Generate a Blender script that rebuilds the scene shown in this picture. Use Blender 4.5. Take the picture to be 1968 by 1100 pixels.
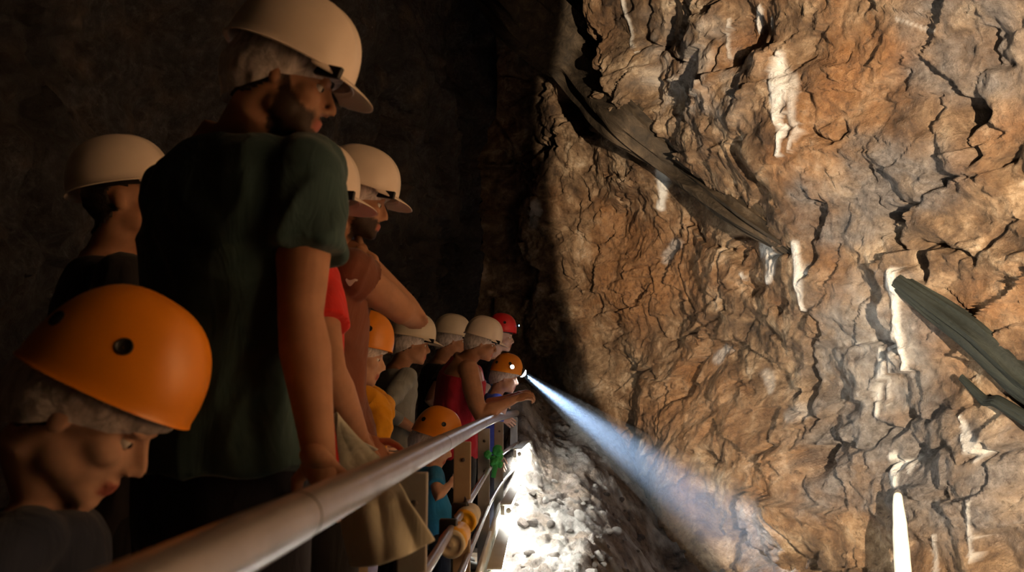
import bpy, bmesh, math, random
import numpy as np
from mathutils import Vector, Matrix
from mathutils.bvhtree import BVHTree

# ------------------------------------------------------------------ camera
scene = bpy.context.scene
COL = scene.collection
for o in list(bpy.data.objects):
    bpy.data.objects.remove(o)
F_PX, CX, CY = 1530.0, 984.0, 550.0
PITCH = math.atan(215 / F_PX)
YAW = math.atan(41 * math.cos(PITCH) / F_PX)
CAM = Vector((0, 0, 1.05))
cam = bpy.data.cameras.new('camera')
cam.sensor_width = 36.0
cam.lens = F_PX / 1968 * 36
cam.clip_start = 0.02
cam.dof.use_dof = True
cam.dof.focus_distance = 5.6
cam.dof.aperture_fstop = 5.0
camo = bpy.data.objects.new('camera', cam)
COL.objects.link(camo)
camo.location = CAM
camo.rotation_euler = (math.pi / 2 + PITCH, 0, YAW)
scene.camera = camo
FWD = Vector((-math.sin(YAW) * math.cos(PITCH), math.cos(YAW) * math.cos(PITCH), math.sin(PITCH)))
RGT = Vector((math.cos(YAW), math.sin(YAW), 0))
UPV = RGT.cross(FWD)


def ray(px, py):
    return (FWD * F_PX + RGT * (px - CX) + UPV * (CY - py)).normalized()


def W(px, py, d):
    """the point seen at that pixel at a distance d along the walkway"""
    r = ray(px, py)
    return CAM + r * (d / r.y)


def project(P):
    """numpy: world points to pixels"""
    Q = P - np.array(CAM)
    z = np.maximum(Q @ np.array(FWD), 1e-3)
    return CX + F_PX * (Q @ np.array(RGT)) / z, CY - F_PX * (Q @ np.array(UPV)) / z


# ------------------------------------------------------------------ world, exposure
world = bpy.data.worlds.new('cave_dark')
scene.world = world
world.use_nodes = True
world.node_tree.nodes['Background'].inputs[0].default_value = (0.35, 0.4, 0.55, 1)
world.node_tree.nodes['Background'].inputs[1].default_value = 0.0
scene.view_settings.view_transform = 'Standard'
scene.view_settings.look = 'None'
scene.view_settings.gamma = 1
scene.view_settings.exposure = 0.4
scene.view_settings.use_curve_mapping = False

# the mine's floodlight stands outside the picture, behind the camera on the right; its beam ends on the rock face
fl = bpy.data.lights.new('floodlight_right_offscreen', 'SPOT')
fl.energy = 3300
fl.color = (1.0, 0.77, 0.52)
FLOOD_POS = Vector((1.75, -0.3, 0.95))
FLOOD_AZ, FLOOD_EL, FLOOD_HALF = 41.5, 15.0, 50.0
fl.spot_size = math.radians(2 * FLOOD_HALF)
fl.spot_blend = .035
fl.shadow_soft_size = .03
flo = bpy.data.objects.new('floodlight_right_offscreen', fl)
COL.objects.link(flo)
flo.location = FLOOD_POS
_a, _e = math.radians(FLOOD_AZ), math.radians(FLOOD_EL)
flo.rotation_euler = Vector((math.sin(_a) * math.cos(_e), math.cos(_a) * math.cos(_e), math.sin(_e))).to_track_quat('-Z', 'Y').to_euler()
# lamps that the photograph shows (built further down): tubes at the railing foot, headlamp beam
TUBE_E = 200                                   # white tubes at the foot of the railing
BEAM_W = 1700
BEAM_COL = (0.46, 0.66, 1.0)


# ------------------------------------------------------------------ noise
def _hash(ix, iy, iz, seed):
    h = (ix.astype(np.int64) * 374761393 + iy.astype(np.int64) * 668265263 + iz.astype(np.int64) * 2147483647 + seed * 974711) & 0xffffffff
    h = ((h ^ (h >> 13)) * 1274126177) & 0xffffffff
    h = ((h ^ (h >> 16)) * 2246822519) & 0xffffffff
    return h ^ (h >> 15)


_G = np.array([[1, 1, 0], [-1, 1, 0], [1, -1, 0], [-1, -1, 0], [1, 0, 1], [-1, 0, 1], [1, 0, -1], [-1, 0, -1],
               [0, 1, 1], [0, -1, 1], [0, 1, -1], [0, -1, -1], [1, 1, 0], [-1, 1, 0], [0, -1, 1], [0, -1, -1]], float)


def perlin(P, seed=0):
    I = np.floor(P)
    Fr = P - I
    U = Fr * Fr * Fr * (Fr * (Fr * 6 - 15) + 10)
    I = I.astype(np.int64)
    out = np.zeros(len(P))
    for dx in (0, 1):
        wx = U[:, 0] if dx else 1 - U[:, 0]
        for dy in (0, 1):
            wy = U[:, 1] if dy else 1 - U[:, 1]
            for dz in (0, 1):
                wz = U[:, 2] if dz else 1 - U[:, 2]
                g = _G[_hash(I[:, 0] + dx, I[:, 1] + dy, I[:, 2] + dz, seed) & 15]
                out += wx * wy * wz * (g[:, 0] * (Fr[:, 0] - dx) + g[:, 1] * (Fr[:, 1] - dy) + g[:, 2] * (Fr[:, 2] - dz))
    return out


def fbm(P, octv=4, seed=0, gain=.5, lac=2.03):
    a, out, f = 1.0, np.zeros(len(P)), 1.0
    for k in range(octv):
        out += a * perlin(P * f + 17.3 * k, seed + k)
        a *= gain
        f *= lac
    return out


def facets(P, seed=0, tilt=1.0):
    """broken rock: each Worley cell is a tilted plane; returns height and distance to the cell edge"""
    I = np.floor(P).astype(np.int64)
    best = np.full(len(P), 9.0)
    sec = np.full(len(P), 9.0)
    val = np.zeros(len(P))
    for dx in (-1, 0, 1):
        for dy in (-1, 0, 1):
            for dz in (-1, 0, 1):
                c = I + np.array([dx, dy, dz])
                h = _hash(c[:, 0], c[:, 1], c[:, 2], seed)
                j = np.stack([(h & 255) / 255, ((h >> 8) & 255) / 255, ((h >> 16) & 255) / 255], 1)
                D = P - (c + j)
                d = np.sqrt((D * D).sum(1))
                t = np.stack([((h >> 4) & 255) / 127.5 - 1, ((h >> 12) & 255) / 127.5 - 1, ((h >> 20) & 255) / 127.5 - 1], 1)
                v = (D * t).sum(1) * tilt + ((h >> 24) & 255) / 255 - .5
                m = d < best
                sec = np.where(m, best, np.minimum(sec, d))
                best = np.where(m, d, best)
                val = np.where(m, v, val)
    return val, sec - best


def sstep(a, b, x):
    t = np.clip((x - a) / (b - a), 0, 1)
    return t * t * (3 - 2 * t)


# ------------------------------------------------------------------ objects, tags
def tag(o, label=None, cat=None, group=None, kind=None):
    if label:
        o['label'] = label
    if cat:
        o['category'] = cat
    if group:
        o['group'] = group
    if kind:
        o['kind'] = kind
    return o


def link(o, parent=None):
    COL.objects.link(o)
    if parent is not None:
        o.parent = parent
    return o


def empty(name, loc):
    o = bpy.data.objects.new(name, None)
    o.empty_display_size = .1
    o.location = loc
    return link(o)


class MB:
    """collects shapes for one mesh"""

    def __init__(s):
        s.v, s.f = [], []

    def add(s, vs, fs):
        k = len(s.v)
        s.v += [tuple(v) for v in vs]
        s.f += [tuple(i + k for i in f) for f in fs]
        return s

    def rings(s, rings, cap0=True, cap1=True, closed=True):
        n = len(rings[0])
        vs = [p for r in rings for p in r]
        fs = []
        for i in range(len(rings) - 1):
            for j in range(n if closed else n - 1):
                k = (j + 1) % n
                fs.append((i * n + j, i * n + k, (i + 1) * n + k, (i + 1) * n + j))
        if cap0:
            fs.append(tuple(range(n - 1, -1, -1)))
        if cap1:
            fs.append(tuple((len(rings) - 1) * n + j for j in range(n)))
        return s.add(vs, fs)

    def tube(s, pts, rads, n=14, dome=True, up=None):
        """round (r) or elliptic ((r1, r2)) tube through points"""
        pts = [Vector(p) for p in pts]
        if not isinstance(rads, (list, tuple)):
            rads = [rads] * len(pts)
        rads = [(r, r) if not isinstance(r, tuple) else r for r in rads]
        rings = []
        prev = Vector(up) if up is not None else None
        for i, p in enumerate(pts):
            t = (pts[min(i + 1, len(pts) - 1)] - pts[max(i - 1, 0)]).normalized()
            if prev is None:
                prev = Vector((0, 0, 1)) if abs(t.z) < .9 else Vector((0, 1, 0))
            a = (prev - t * prev.dot(t)).normalized()
            b = t.cross(a)
            prev = a
            r1, r2 = rads[i]

            def ring(c, k):
                return [c + a * (math.cos(2 * math.pi * j / n) * r1 * k) + b * (math.sin(2 * math.pi * j / n) * r2 * k) for j in range(n)]
            if dome and i == 0:
                for q in (.95, .75, .4):
                    rings.append(ring(p - t * (min(r1, r2) * q), math.sqrt(1 - q * q)))
            rings.append(ring(p, 1))
            if dome and i == len(pts) - 1:
                for q in (.4, .75, .95):
                    rings.append(ring(p + t * (min(r1, r2) * q), math.sqrt(1 - q * q)))
        return s.rings(rings)

    def ball(s, c, r, M=None, nu=16, nv=10):
        """ellipsoid: radii r along the columns of M"""
        c = Vector(c)
        M = M or Matrix.Identity(3)
        rings = []
        for i in range(1, nv):
            th = math.pi * i / nv - math.pi / 2
            rings.append([c + M @ Vector((r[0] * math.cos(th) * math.cos(2 * math.pi * j / nu),
                                          r[1] * math.cos(th) * math.sin(2 * math.pi * j / nu), r[2] * math.sin(th))) for j in range(nu)])
        return s.rings(rings)

    def box(s, c, h, M=None):
        c = Vector(c)
        M = M or Matrix.Identity(3)
        vs = [c + M @ Vector((x * h[0], y * h[1], z * h[2])) for x in (-1, 1) for y in (-1, 1) for z in (-1, 1)]
        return s.add(vs, [(0, 1, 3, 2), (4, 6, 7, 5), (0, 4, 5, 1), (2, 3, 7, 6), (0, 2, 6, 4), (1, 5, 7, 3)])

    def lathe(s, o, axis, prof, n=28):
        """profile of (distance along the axis, radius)"""
        o, axis = Vector(o), Vector(axis).normalized()
        a = axis.orthogonal().normalized()
        b = axis.cross(a)
        return s.rings([[o + axis * t + a * (r * math.cos(2 * math.pi * j / n)) + b * (r * math.sin(2 * math.pi * j / n)) for j in range(n)] for t, r in prof])

    def mesh(s, name):
        me = bpy.data.meshes.new(name)
        me.from_pydata(s.v, [], s.f)
        me.update()
        return me


def mods_applied(me, setup):
    """mesh after modifiers"""
    o = bpy.data.objects.new('tmp', me)
    COL.objects.link(o)
    setup(o)
    dg = bpy.context.evaluated_depsgraph_get()
    out = bpy.data.meshes.new_from_object(o.evaluated_get(dg))
    bpy.data.objects.remove(o)
    return out


def remesh(mb, voxel, smooth=6, name='m', factor=.5):
    def st(o):
        m = o.modifiers.new('r', 'REMESH')
        m.mode = 'VOXEL'
        m.voxel_size = voxel
        if smooth:
            q = o.modifiers.new('s', 'SMOOTH')
            q.factor = factor
            q.iterations = smooth
    me = mods_applied(mb.mesh(name), st)
    me.name = name
    return me


def shade(me, angle=None):
    me.polygons.foreach_set('use_smooth', np.ones(len(me.polygons), bool))
    if angle is not None:
        me.set_sharp_from_angle(angle=angle)
    return me


def ob(name, me, mat, parent=None, smooth=True, angle=None, **tags):
    if isinstance(me, MB):
        me = me.mesh(name)
    me.name = name
    if smooth:
        shade(me, angle)
    if mat is not None:
        me.materials.clear()
        me.materials.append(mat)
    o = bpy.data.objects.new(name, me)
    link(o, parent)
    tag(o, **tags)
    return o


def bevel(mb, w, seg=2):
    def st(o):
        m = o.modifiers.new('b', 'BEVEL')
        m.width = w
        m.segments = seg
    return mods_applied(mb.mesh('b'), st)


def coords(me):
    a = np.empty(len(me.vertices) * 3)
    me.vertices.foreach_get('co', a)
    return a.reshape(-1, 3)


def normals(me):
    a = np.empty(len(me.vertices) * 3, dtype=np.float32)
    me.vertices.foreach_get('normal', a)
    return a.reshape(-1, 3).astype(float)


def setco(me, P):
    me.vertices.foreach_set('co', P.ravel())
    me.update()


# ------------------------------------------------------------------ materials
class NT:
    def __init__(s, name):
        s.m = bpy.data.materials.new(name)
        s.m.use_nodes = True
        s.t = s.m.node_tree
        s.b = s.t.nodes['Principled BSDF']
        s.tc = s.t.nodes.new('ShaderNodeTexCoord')

    def n(s, kind, **kw):
        x = s.t.nodes.new(kind)
        for k, v in kw.items():
            setattr(x, k, v)
        return x

    def l(s, a, b):
        s.t.links.new(a, b)

    def noise(s, scale, detail=4, rough=.55, dist=0, vec=None, stretch=None):
        x = s.n('ShaderNodeTexNoise')
        x.inputs['Scale'].default_value = scale
        x.inputs['Detail'].default_value = detail
        x.inputs['Roughness'].default_value = rough
        x.inputs['Distortion'].default_value = dist
        v = vec or s.tc.outputs['Object']
        if stretch:
            mp = s.n('ShaderNodeMapping')
            mp.inputs['Rotation'].default_value = stretch[1]
            mp.inputs['Scale'].default_value = stretch[0]
            s.l(v, mp.inputs[0])
            v = mp.outputs[0]
        s.l(v, x.inputs['Vector'])
        return x.outputs[0]

    def ramp(s, fac, stops):
        r = s.n('ShaderNodeValToRGB')
        e = r.color_ramp.elements
        while len(e) < len(stops):
            e.new(.5)
        for q, (p, c) in zip(e, stops):
            q.position = p
            q.color = (*c, 1) if len(c) == 3 else c
        s.l(fac, r.inputs[0])
        return r.outputs[0]

    def mix(s, fac, a, b, mode='MIX'):
        x = s.n('ShaderNodeMix', data_type='RGBA', blend_type=mode)
        for sock, v in ((x.inputs['Factor'], fac), (x.inputs['A'], a), (x.inputs['B'], b)):
            if isinstance(v, (int, float)):
                sock.default_value = v
            elif isinstance(v, tuple):
                sock.default_value = (*v, 1) if len(v) == 3 else v
            else:
                s.l(v, sock)
        return x.outputs['Result']

    def math(s, op, a, b=0.0):
        x = s.n('ShaderNodeMath', operation=op)
        for sock, v in zip(x.inputs, (a, b)):
            if isinstance(v, (int, float)):
                sock.default_value = v
            else:
                s.l(v, sock)
        return x.outputs[0]

    def bump(s, h, strength=.3, dist=.01, prev=None):
        x = s.n('ShaderNodeBump')
        x.inputs['Strength'].default_value = strength
        x.inputs['Distance'].default_value = dist
        s.l(h, x.inputs['Height'])
        if prev is not None:
            s.l(prev, x.inputs['Normal'])
        s.l(x.outputs[0], s.b.inputs['Normal'])
        return x.outputs[0]


def mat(name, col, rough=.5, metal=0., var=.12, scale=18, bump=.0, bscale=120, bdist=.002, spec=.5, sss=0, coat=0, sheen=0):
    t = NT(name)
    f = t.noise(scale, 4)
    a = tuple(c * (1 - var) for c in col)
    b = tuple(min(1, c * (1 + var)) for c in col)
    t.l(t.ramp(f, [(.3, a), (.7, b)]), t.b.inputs['Base Color'])
    t.b.inputs['Roughness'].default_value = rough
    t.b.inputs['Metallic'].default_value = metal
    t.b.inputs['Specular IOR Level'].default_value = spec
    if sss:
        t.b.inputs['Subsurface Weight'].default_value = sss
        t.b.inputs['Subsurface Radius'].default_value = (.012, .004, .002)
    if coat:
        t.b.inputs['Coat Weight'].default_value = coat
    if sheen:
        t.b.inputs['Sheen Weight'].default_value = sheen
    if bump:
        t.bump(t.noise(bscale, 3), bump, bdist)
    return t.m


def emit(name, col, strength):
    t = NT(name)
    t.b.inputs['Base Color'].default_value = (.8, .8, .8, 1)
    f = t.noise(3, 1)
    t.l(t.ramp(f, [(0, tuple(c * .97 for c in col)), (1, col)]), t.b.inputs['Emission Color'])
    t.b.inputs['Emission Strength'].default_value = strength
    return t.m


def attr(t, name):
    return t.n('ShaderNodeAttribute', attribute_name=name)


def fabric(name, col, var=.15, weave=900, rough=.85):
    t = NT(name)
    a = tuple(c * (1 - var) for c in col)
    b = tuple(min(1, c * (1 + var)) for c in col)
    t.l(t.ramp(t.noise(9, 5), [(.3, a), (.7, b)]), t.b.inputs['Base Color'])
    t.b.inputs['Roughness'].default_value = rough
    t.b.inputs['Specular IOR Level'].default_value = .25
    t.b.inputs['Sheen Weight'].default_value = .15
    p = t.bump(t.noise(14, 3, dist=1.2, stretch=((1, 1, .35), (0, 0, 0))), .35, .02)
    t.bump(t.noise(weave, 2), .15, .001, p)
    return t.m


def rock_material(name, greys=((.055, .047, .045), (.15, .13, .12), (.34, .31, .29))):
    """iron-stained rock: grey to rust; vertex masks: R calcite, G rust, B black mineral, A grey"""
    t = NT(name)
    m = attr(t, 'masks')
    sep = t.n('ShaderNodeSeparateColor')
    t.l(m.outputs['Color'], sep.inputs[0])
    big = t.noise(.9, 6, .62, .8)
    med = t.noise(3.0, 10, .72, .5)
    fine = t.noise(19, 7, .75)
    speck = t.noise(48, 6, .75)
    c = t.ramp(med, [(.33, (.030, .018, .011)), (.44, (.115, .068, .036)), (.52, (.23, .148, .084)), (.59, (.40, .285, .18)), (.69, (.66, .54, .41))])
    rust = t.ramp(fine, [(.3, (.12, .050, .017)), (.5, (.27, .120, .042)), (.72, (.46, .25, .105))])
    rf = t.math('ADD', t.ramp(big, [(.48, (0, 0, 0)), (.68, (.6, .6, .6))]), sep.outputs[1])
    rf = t.math('MINIMUM', rf, 1.0)
    c = t.mix(t.math('MULTIPLY', rf, .8), c, rust)
    grey = t.ramp(fine, [(.28, greys[0]), (.5, greys[1]), (.75, greys[2])])
    c = t.mix(m.outputs['Alpha'], c, grey)
    c = t.mix(t.ramp(fine, [(.30, (.8, .8, .8)), (.44, (0, 0, 0))]), c, (.035, .02, .012))
    c = t.mix(t.ramp(speck, [(.60, (0, 0, 0)), (.80, (.5, .5, .5))]), c, (.58, .47, .36))
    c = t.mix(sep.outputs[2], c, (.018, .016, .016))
    c = t.mix(sep.outputs[0], c, t.ramp(fine, [(.3, (.82, .80, .76)), (.6, (.96, .95, .93))]))
    t.l(c, t.b.inputs['Base Color'])
    r = t.ramp(t.noise(6, 5, .6), [(.35, (.36, .36, .36)), (.6, (.78, .78, .78))])
    r = t.mix(sep.outputs[2], r, (.22, .22, .22))
    t.l(r, t.b.inputs['Roughness'])
    t.b.inputs['Specular IOR Level'].default_value = .5
    p = t.bump(med, .55, .09)
    p = t.bump(fine, 1.0, .05, p)
    t.bump(speck, .5, .008, p)
    return t.m


M = {}
M['rock'] = rock_material('iron_stained_rock')
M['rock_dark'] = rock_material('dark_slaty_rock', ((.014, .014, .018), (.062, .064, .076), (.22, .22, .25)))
M['helmet_white'] = mat('white_helmet_plastic', (.84, .73, .63), .30, var=.05, scale=9, bump=.05, bscale=30)
M['helmet_cream'] = mat('cream_helmet_plastic', (.70, .62, .50), .38, var=.06, scale=9)
M['helmet_orange'] = mat('orange_helmet_plastic', (.80, .27, .015), .36, var=.08, scale=8)
M['helmet_red'] = mat('red_helmet_plastic', (.70, .02, .025), .35, var=.08, scale=8)
M['black_plastic'] = mat('black_plastic', (.012, .012, .013), .4)
M['strap'] = mat('dark_webbing', (.02, .018, .02), .8, bump=.3, bscale=400)


def skin_mat(name, col):
    """skin; the mask 'face' holds short beard (R) and lips (G)"""
    t = NT(name)
    c = t.ramp(t.noise(25, 4), [(.3, tuple(q * .88 for q in col)), (.7, tuple(q * 1.1 for q in col))])
    sep = t.n('ShaderNodeSeparateColor')
    t.l(attr(t, 'face').outputs['Color'], sep.inputs[0])
    hairs = t.ramp(t.noise(320, 3, .7), [(.30, (1, 1, 1)), (.62, (.94, .94, .94))])
    c = t.mix(sep.outputs[1], c, (.40, .13, .10))
    c = t.mix(t.math('MULTIPLY', sep.outputs[0], hairs), c, (.022, .014, .010))
    t.l(c, t.b.inputs['Base Color'])
    t.b.inputs['Roughness'].default_value = .55
    t.b.inputs['Specular IOR Level'].default_value = .25
    t.b.inputs['Subsurface Weight'].default_value = .08
    t.b.inputs['Subsurface Radius'].default_value = (.012, .004, .002)
    t.bump(t.noise(260, 3), .12, .002)
    return t.m


M['skin'] = skin_mat('tanned_skin', (.43, .225, .135))
M['skin_pale'] = skin_mat('light_skin', (.56, .34, .24))
M['hair'] = mat('dark_hair', (.018, .012, .009), .6, bump=.8, bscale=300, bdist=.004)
M['hair_brown'] = mat('brown_hair', (.07, .035, .018), .6, bump=.8, bscale=300, bdist=.004)
M['beard'] = mat('short_beard', (.035, .020, .013), .7, var=.5, scale=120, bump=.8, bscale=500, bdist=.004)
M['eye'] = mat('eye_white', (.75, .72, .68), .2, var=.03)
M['iris'] = mat('dark_iris', (.03, .015, .008), .15)
M['teal'] = fabric('dark_teal_cotton', (.040, .082, .088))
M['brown'] = fabric('brown_cotton', (.20, .075, .045))
M['red'] = fabric('red_cotton', (.62, .025, .02))
M['crimson'] = fabric('crimson_cotton', (.42, .015, .035))
M['charcoal'] = fabric('charcoal_cotton', (.022, .020, .022))
M['navy'] = fabric('navy_cotton', (.018, .026, .05))
M['denim'] = fabric('dark_denim', (.014, .016, .028), weave=600)
M['black_trousers'] = fabric('black_twill', (.010, .010, .013))
M['blue'] = fabric('bright_blue_cotton', (.02, .22, .52))
M['royal'] = fabric('royal_blue_cotton', (.05, .09, .55))
M['lavender'] = fabric('lavender_cotton', (.36, .37, .62))
M['yellow_cloth'] = fabric('orange_yellow_cotton', (.80, .36, .015))
M['pale_yellow'] = fabric('pale_yellow_cotton', (.80, .62, .20))
M['grey_cloth'] = fabric('grey_cotton', (.26, .28, .28))
M['khaki'] = fabric('khaki_cotton', (.22, .16, .09))
M['cream_cloth'] = fabric('cream_cotton', (.56, .56, .47))
M['white_print'] = mat('white_print', (.7, .66, .62), .8)
M['shoe'] = mat('dark_shoe', (.03, .028, .026), .6, bump=.2)
M['steel'] = mat('brushed_steel', (.52, .49, .50), .34, .85, var=.12, scale=14, bump=.15, bscale=200)
M['post'] = mat('grey_painted_post', (.30, .29, .27), .55, .1, var=.15, scale=12, bump=.2, bscale=150)
M['post_tan'] = mat('tan_painted_post', (.36, .28, .18), .55, .1, var=.12, scale=12, bump=.2, bscale=150)
M['bolt'] = mat('dark_bolt', (.10, .09, .085), .5, .7)
M['board'] = mat('white_painted_board', (.66, .66, .60), .6, var=.1, scale=8, bump=.2)
M['plank'] = mat('worn_deck_wood', (.16, .12, .085), .8, var=.3, scale=10, bump=.5, bscale=60)
M['lamp_yellow'] = mat('yellow_lamp_paint', (.80, .45, .02), .4, var=.08)
M['lamp_cap'] = mat('dusty_white_cap', (.62, .57, .42), .6, var=.12, scale=40)
M['green'] = mat('green_ribbon', (.03, .36, .09), .6, bump=.4, bscale=80)
M['stake'] = mat('peeled_pale_wood', (.82, .76, .62), .7, var=.1, scale=20, bump=.4, bscale=50)
M['tube_glow'] = emit('lit_tube', (1.0, .98, .88), TUBE_E)
M['lamp_glow'] = emit('lit_lamp', (.75, .86, 1.0), 90)
M['blue_led'] = emit('blue_led', (.15, .5, 1.0), 25)


def wood_dark(name, a, b):
    t = NT(name)
    g = t.noise(9, 6, .65, .6, stretch=((1, .07, 1), (0, 0, 0)))
    c = t.ramp(g, [(.3, a), (.55, b), (.75, tuple(x * 2.3 for x in b))])
    t.l(c, t.b.inputs['Base Color'])
    t.l(t.ramp(g, [(.3, (.6, .6, .6)), (.7, (.85, .85, .85))]), t.b.inputs['Roughness'])
    t.b.inputs['Specular IOR Level'].default_value = .2
    p = t.bump(g, .9, .03)
    t.bump(t.noise(40, 4), .4, .01, p)
    return t.m


M['timber'] = wood_dark('weathered_timber', (.012, .010, .008), (.050, .037, .025))
M['timber_moss'] = wood_dark('mossy_timber', (.006, .007, .006), (.016, .019, .016))

t = NT('hair_net')
tr = t.n('ShaderNodeBsdfTransparent')
mx = t.n('ShaderNodeMixShader')
t.b.inputs['Base Color'].default_value = (.86, .80, .80, 1)
t.b.inputs['Roughness'].default_value = .8
t.l(t.ramp(t.noise(38, 4, .6, 1.5, stretch=((1, 1, .4), (0, 0, 0))), [(.30, (.35, .35, .35)), (.62, (.80, .80, .80))]), mx.inputs[0])
t.l(tr.outputs[0], mx.inputs[1])
t.l(t.b.outputs[0], mx.inputs[2])
t.l(mx.outputs[0], t.t.nodes['Material Output'].inputs[0])
t.bump(t.noise(60, 4, dist=1), .6, .006)
M['net'] = t.m

# ------------------------------------------------------------------ the cave: plan, walls
PLAN = np.array([(3.15, -2.0), (3.2, 0.0), (3.1, 1.6), (2.95, 3.0), (2.7, 4.3), (2.3, 5.5), (1.75, 6.7), (1.15, 7.8), (.55, 8.7), (-.05, 9.3),
                 (-.7, 9.3), (-1.05, 8.5), (-1.2, 7.4), (-1.3, 6.3), (-1.6, 5.0), (-1.85, 3.6), (-1.95, 2.2), (-2.0, .6), (-2.0, -2.0)], float)


def catmull(P, n):
    out = []
    Q = np.vstack([2 * P[0] - P[1], P, 2 * P[-1] - P[-2]])
    for i in range(len(P) - 1):
        p0, p1, p2, p3 = Q[i:i + 4]
        for k in range(n):
            t = k / n
            out.append(.5 * (2 * p1 + (p2 - p0) * t + (2 * p0 - 5 * p1 + 4 * p2 - p3) * t * t + (3 * p1 - p0 - 3 * p2 + p3) * t ** 3))
    out.append(P[-1])
    return np.array(out)


_pl = catmull(PLAN, 40)
_sl = np.concatenate([[0], np.cumsum(np.linalg.norm(np.diff(_pl, axis=0), axis=1))])
_tn = np.gradient(_pl, _sl, axis=0)
_tn /= np.linalg.norm(_tn, axis=1)[:, None]
for _ in range(60):
    _tn[1:-1] = (_tn[:-2] + _tn[1:-1] + _tn[2:]) / 3
_tn /= np.linalg.norm(_tn, axis=1)[:, None]
S_END = _sl[-1]
S_KNOT = [_sl[i * 40] for i in range(len(PLAN))]


def wall_base(s, z):
    x = np.interp(s, _sl, _pl[:, 0])
    y = np.interp(s, _sl, _pl[:, 1])
    nx = -np.interp(s, _sl, _tn[:, 1])
    ny = np.interp(s, _sl, _tn[:, 0])
    h = np.interp(z, [-2, 0, 1.5, 3, 4.5, 6, 7.5], [.25, .0, -.05, .1, .5, 1.15, 2.2])
    lft = sstep(S_KNOT[9], S_KNOT[11], s)          # the left wall leans over the walkway
    h = h * (1 - lft * .55)
    return np.stack([x + nx * h, y + ny * h, z], -1), np.stack([nx, ny, np.full_like(nx, -.12)], -1)


# coarse undisplaced wall: finds where a feature of the photograph sits on the rock
gs = np.linspace(0, S_END, 260)
gz = np.linspace(-2, 7.5, 120)
SS, ZZ = np.meshgrid(gs, gz)
Pb, _ = wall_base(SS.ravel(), ZZ.ravel())
fb = []
for j in range(119):
    for i in range(259):
        a = j * 260 + i
        fb.append((a, a + 1, a + 261, a + 260))
bvh_base = BVHTree.FromPolygons([Vector(p) for p in Pb], fb)


def poly_dist(X, Y, pts, widths=None):
    """distance to a polyline, and position along it (0..1)"""
    best = np.full(X.shape, 1e9)
    par = np.zeros(X.shape)
    n = len(pts) - 1
    for i in range(n):
        (x0, y0), (x1, y1) = pts[i], pts[i + 1]
        dx, dy = x1 - x0, y1 - y0
        tt = np.clip(((X - x0) * dx + (Y - y0) * dy) / (dx * dx + dy * dy), 0, 1)
        d = np.hypot(X - x0 - tt * dx, Y - y0 - tt * dy)
        m = d < best
        best = np.where(m, d, best)
        par = np.where(m, (i + tt) / n, par)
    return best, par


# features on the rock face, as polylines over the face
SLAB = [(1120, -260), (1190, 30), (1260, 190), (1400, 335), (1545, 475)]
CRACKS = [([(1560, 380), (1548, 470), (1545, 560), (1558, 700), (1556, 800), (1566, 870)], 7, .16),
          ([(1705, 400), (1740, 500), (1760, 545)], 9, .18),
          ([(1880, 60), (1880, 150), (1850, 250), (1850, 290)], 20, .30),
          ([(1968, 300), (1900, 330), (1800, 350), (1700, 420)], 7, .10),
          ([(1960, 420), (1860, 510), (1790, 470), (1720, 520)], 8, .12),
          ([(1100, 480), (1135, 440), (1190, 400), (1200, 380)], 3, .06),
          ([(1180, 330), (1215, 370), (1265, 415)], 3, .06),
          ([(1430, 560), (1470, 530), (1500, 500), (1385, 480)], 5, .08),
          ([(1400, 670), (1450, 620), (1500, 580)], 6, .08),
          ([(1770, 810), (1850, 785), (1905, 765)], 4, .08),
          ([(1600, 870), (1680, 840), (1750, 800)], 7, .10),
          ([(1540, 830), (1560, 850), (1565, 870)], 18, .25),
          ([(1300, 870), (1420, 890), (1520, 850)], 9, .10),
          ([(1690, 900), (1760, 880), (1830, 870), (1968, 850)], 6, .10),
          ([(1200, 560), (1300, 570), (1430, 560)], 4, .05),
          ([(1250, 760), (1340, 735), (1440, 740)], 5, .06),
          ([(1655, 320), (1672, 350), (1690, 390)], 5, .08),
          ([(1610, 300), (1618, 350)], 4, .08),
          ([(1490, 240), (1560, 270), (1640, 245)], 5, .07),
          ([(860, 330), (960, 330), (1060, 260)], 12, .14),
          ([(900, 150), (830, 240), (880, 190), (940, 60)], 12, .16),
          ([(1030, 300), (1020, 420), (1060, 470)], 7, .1)]
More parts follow.
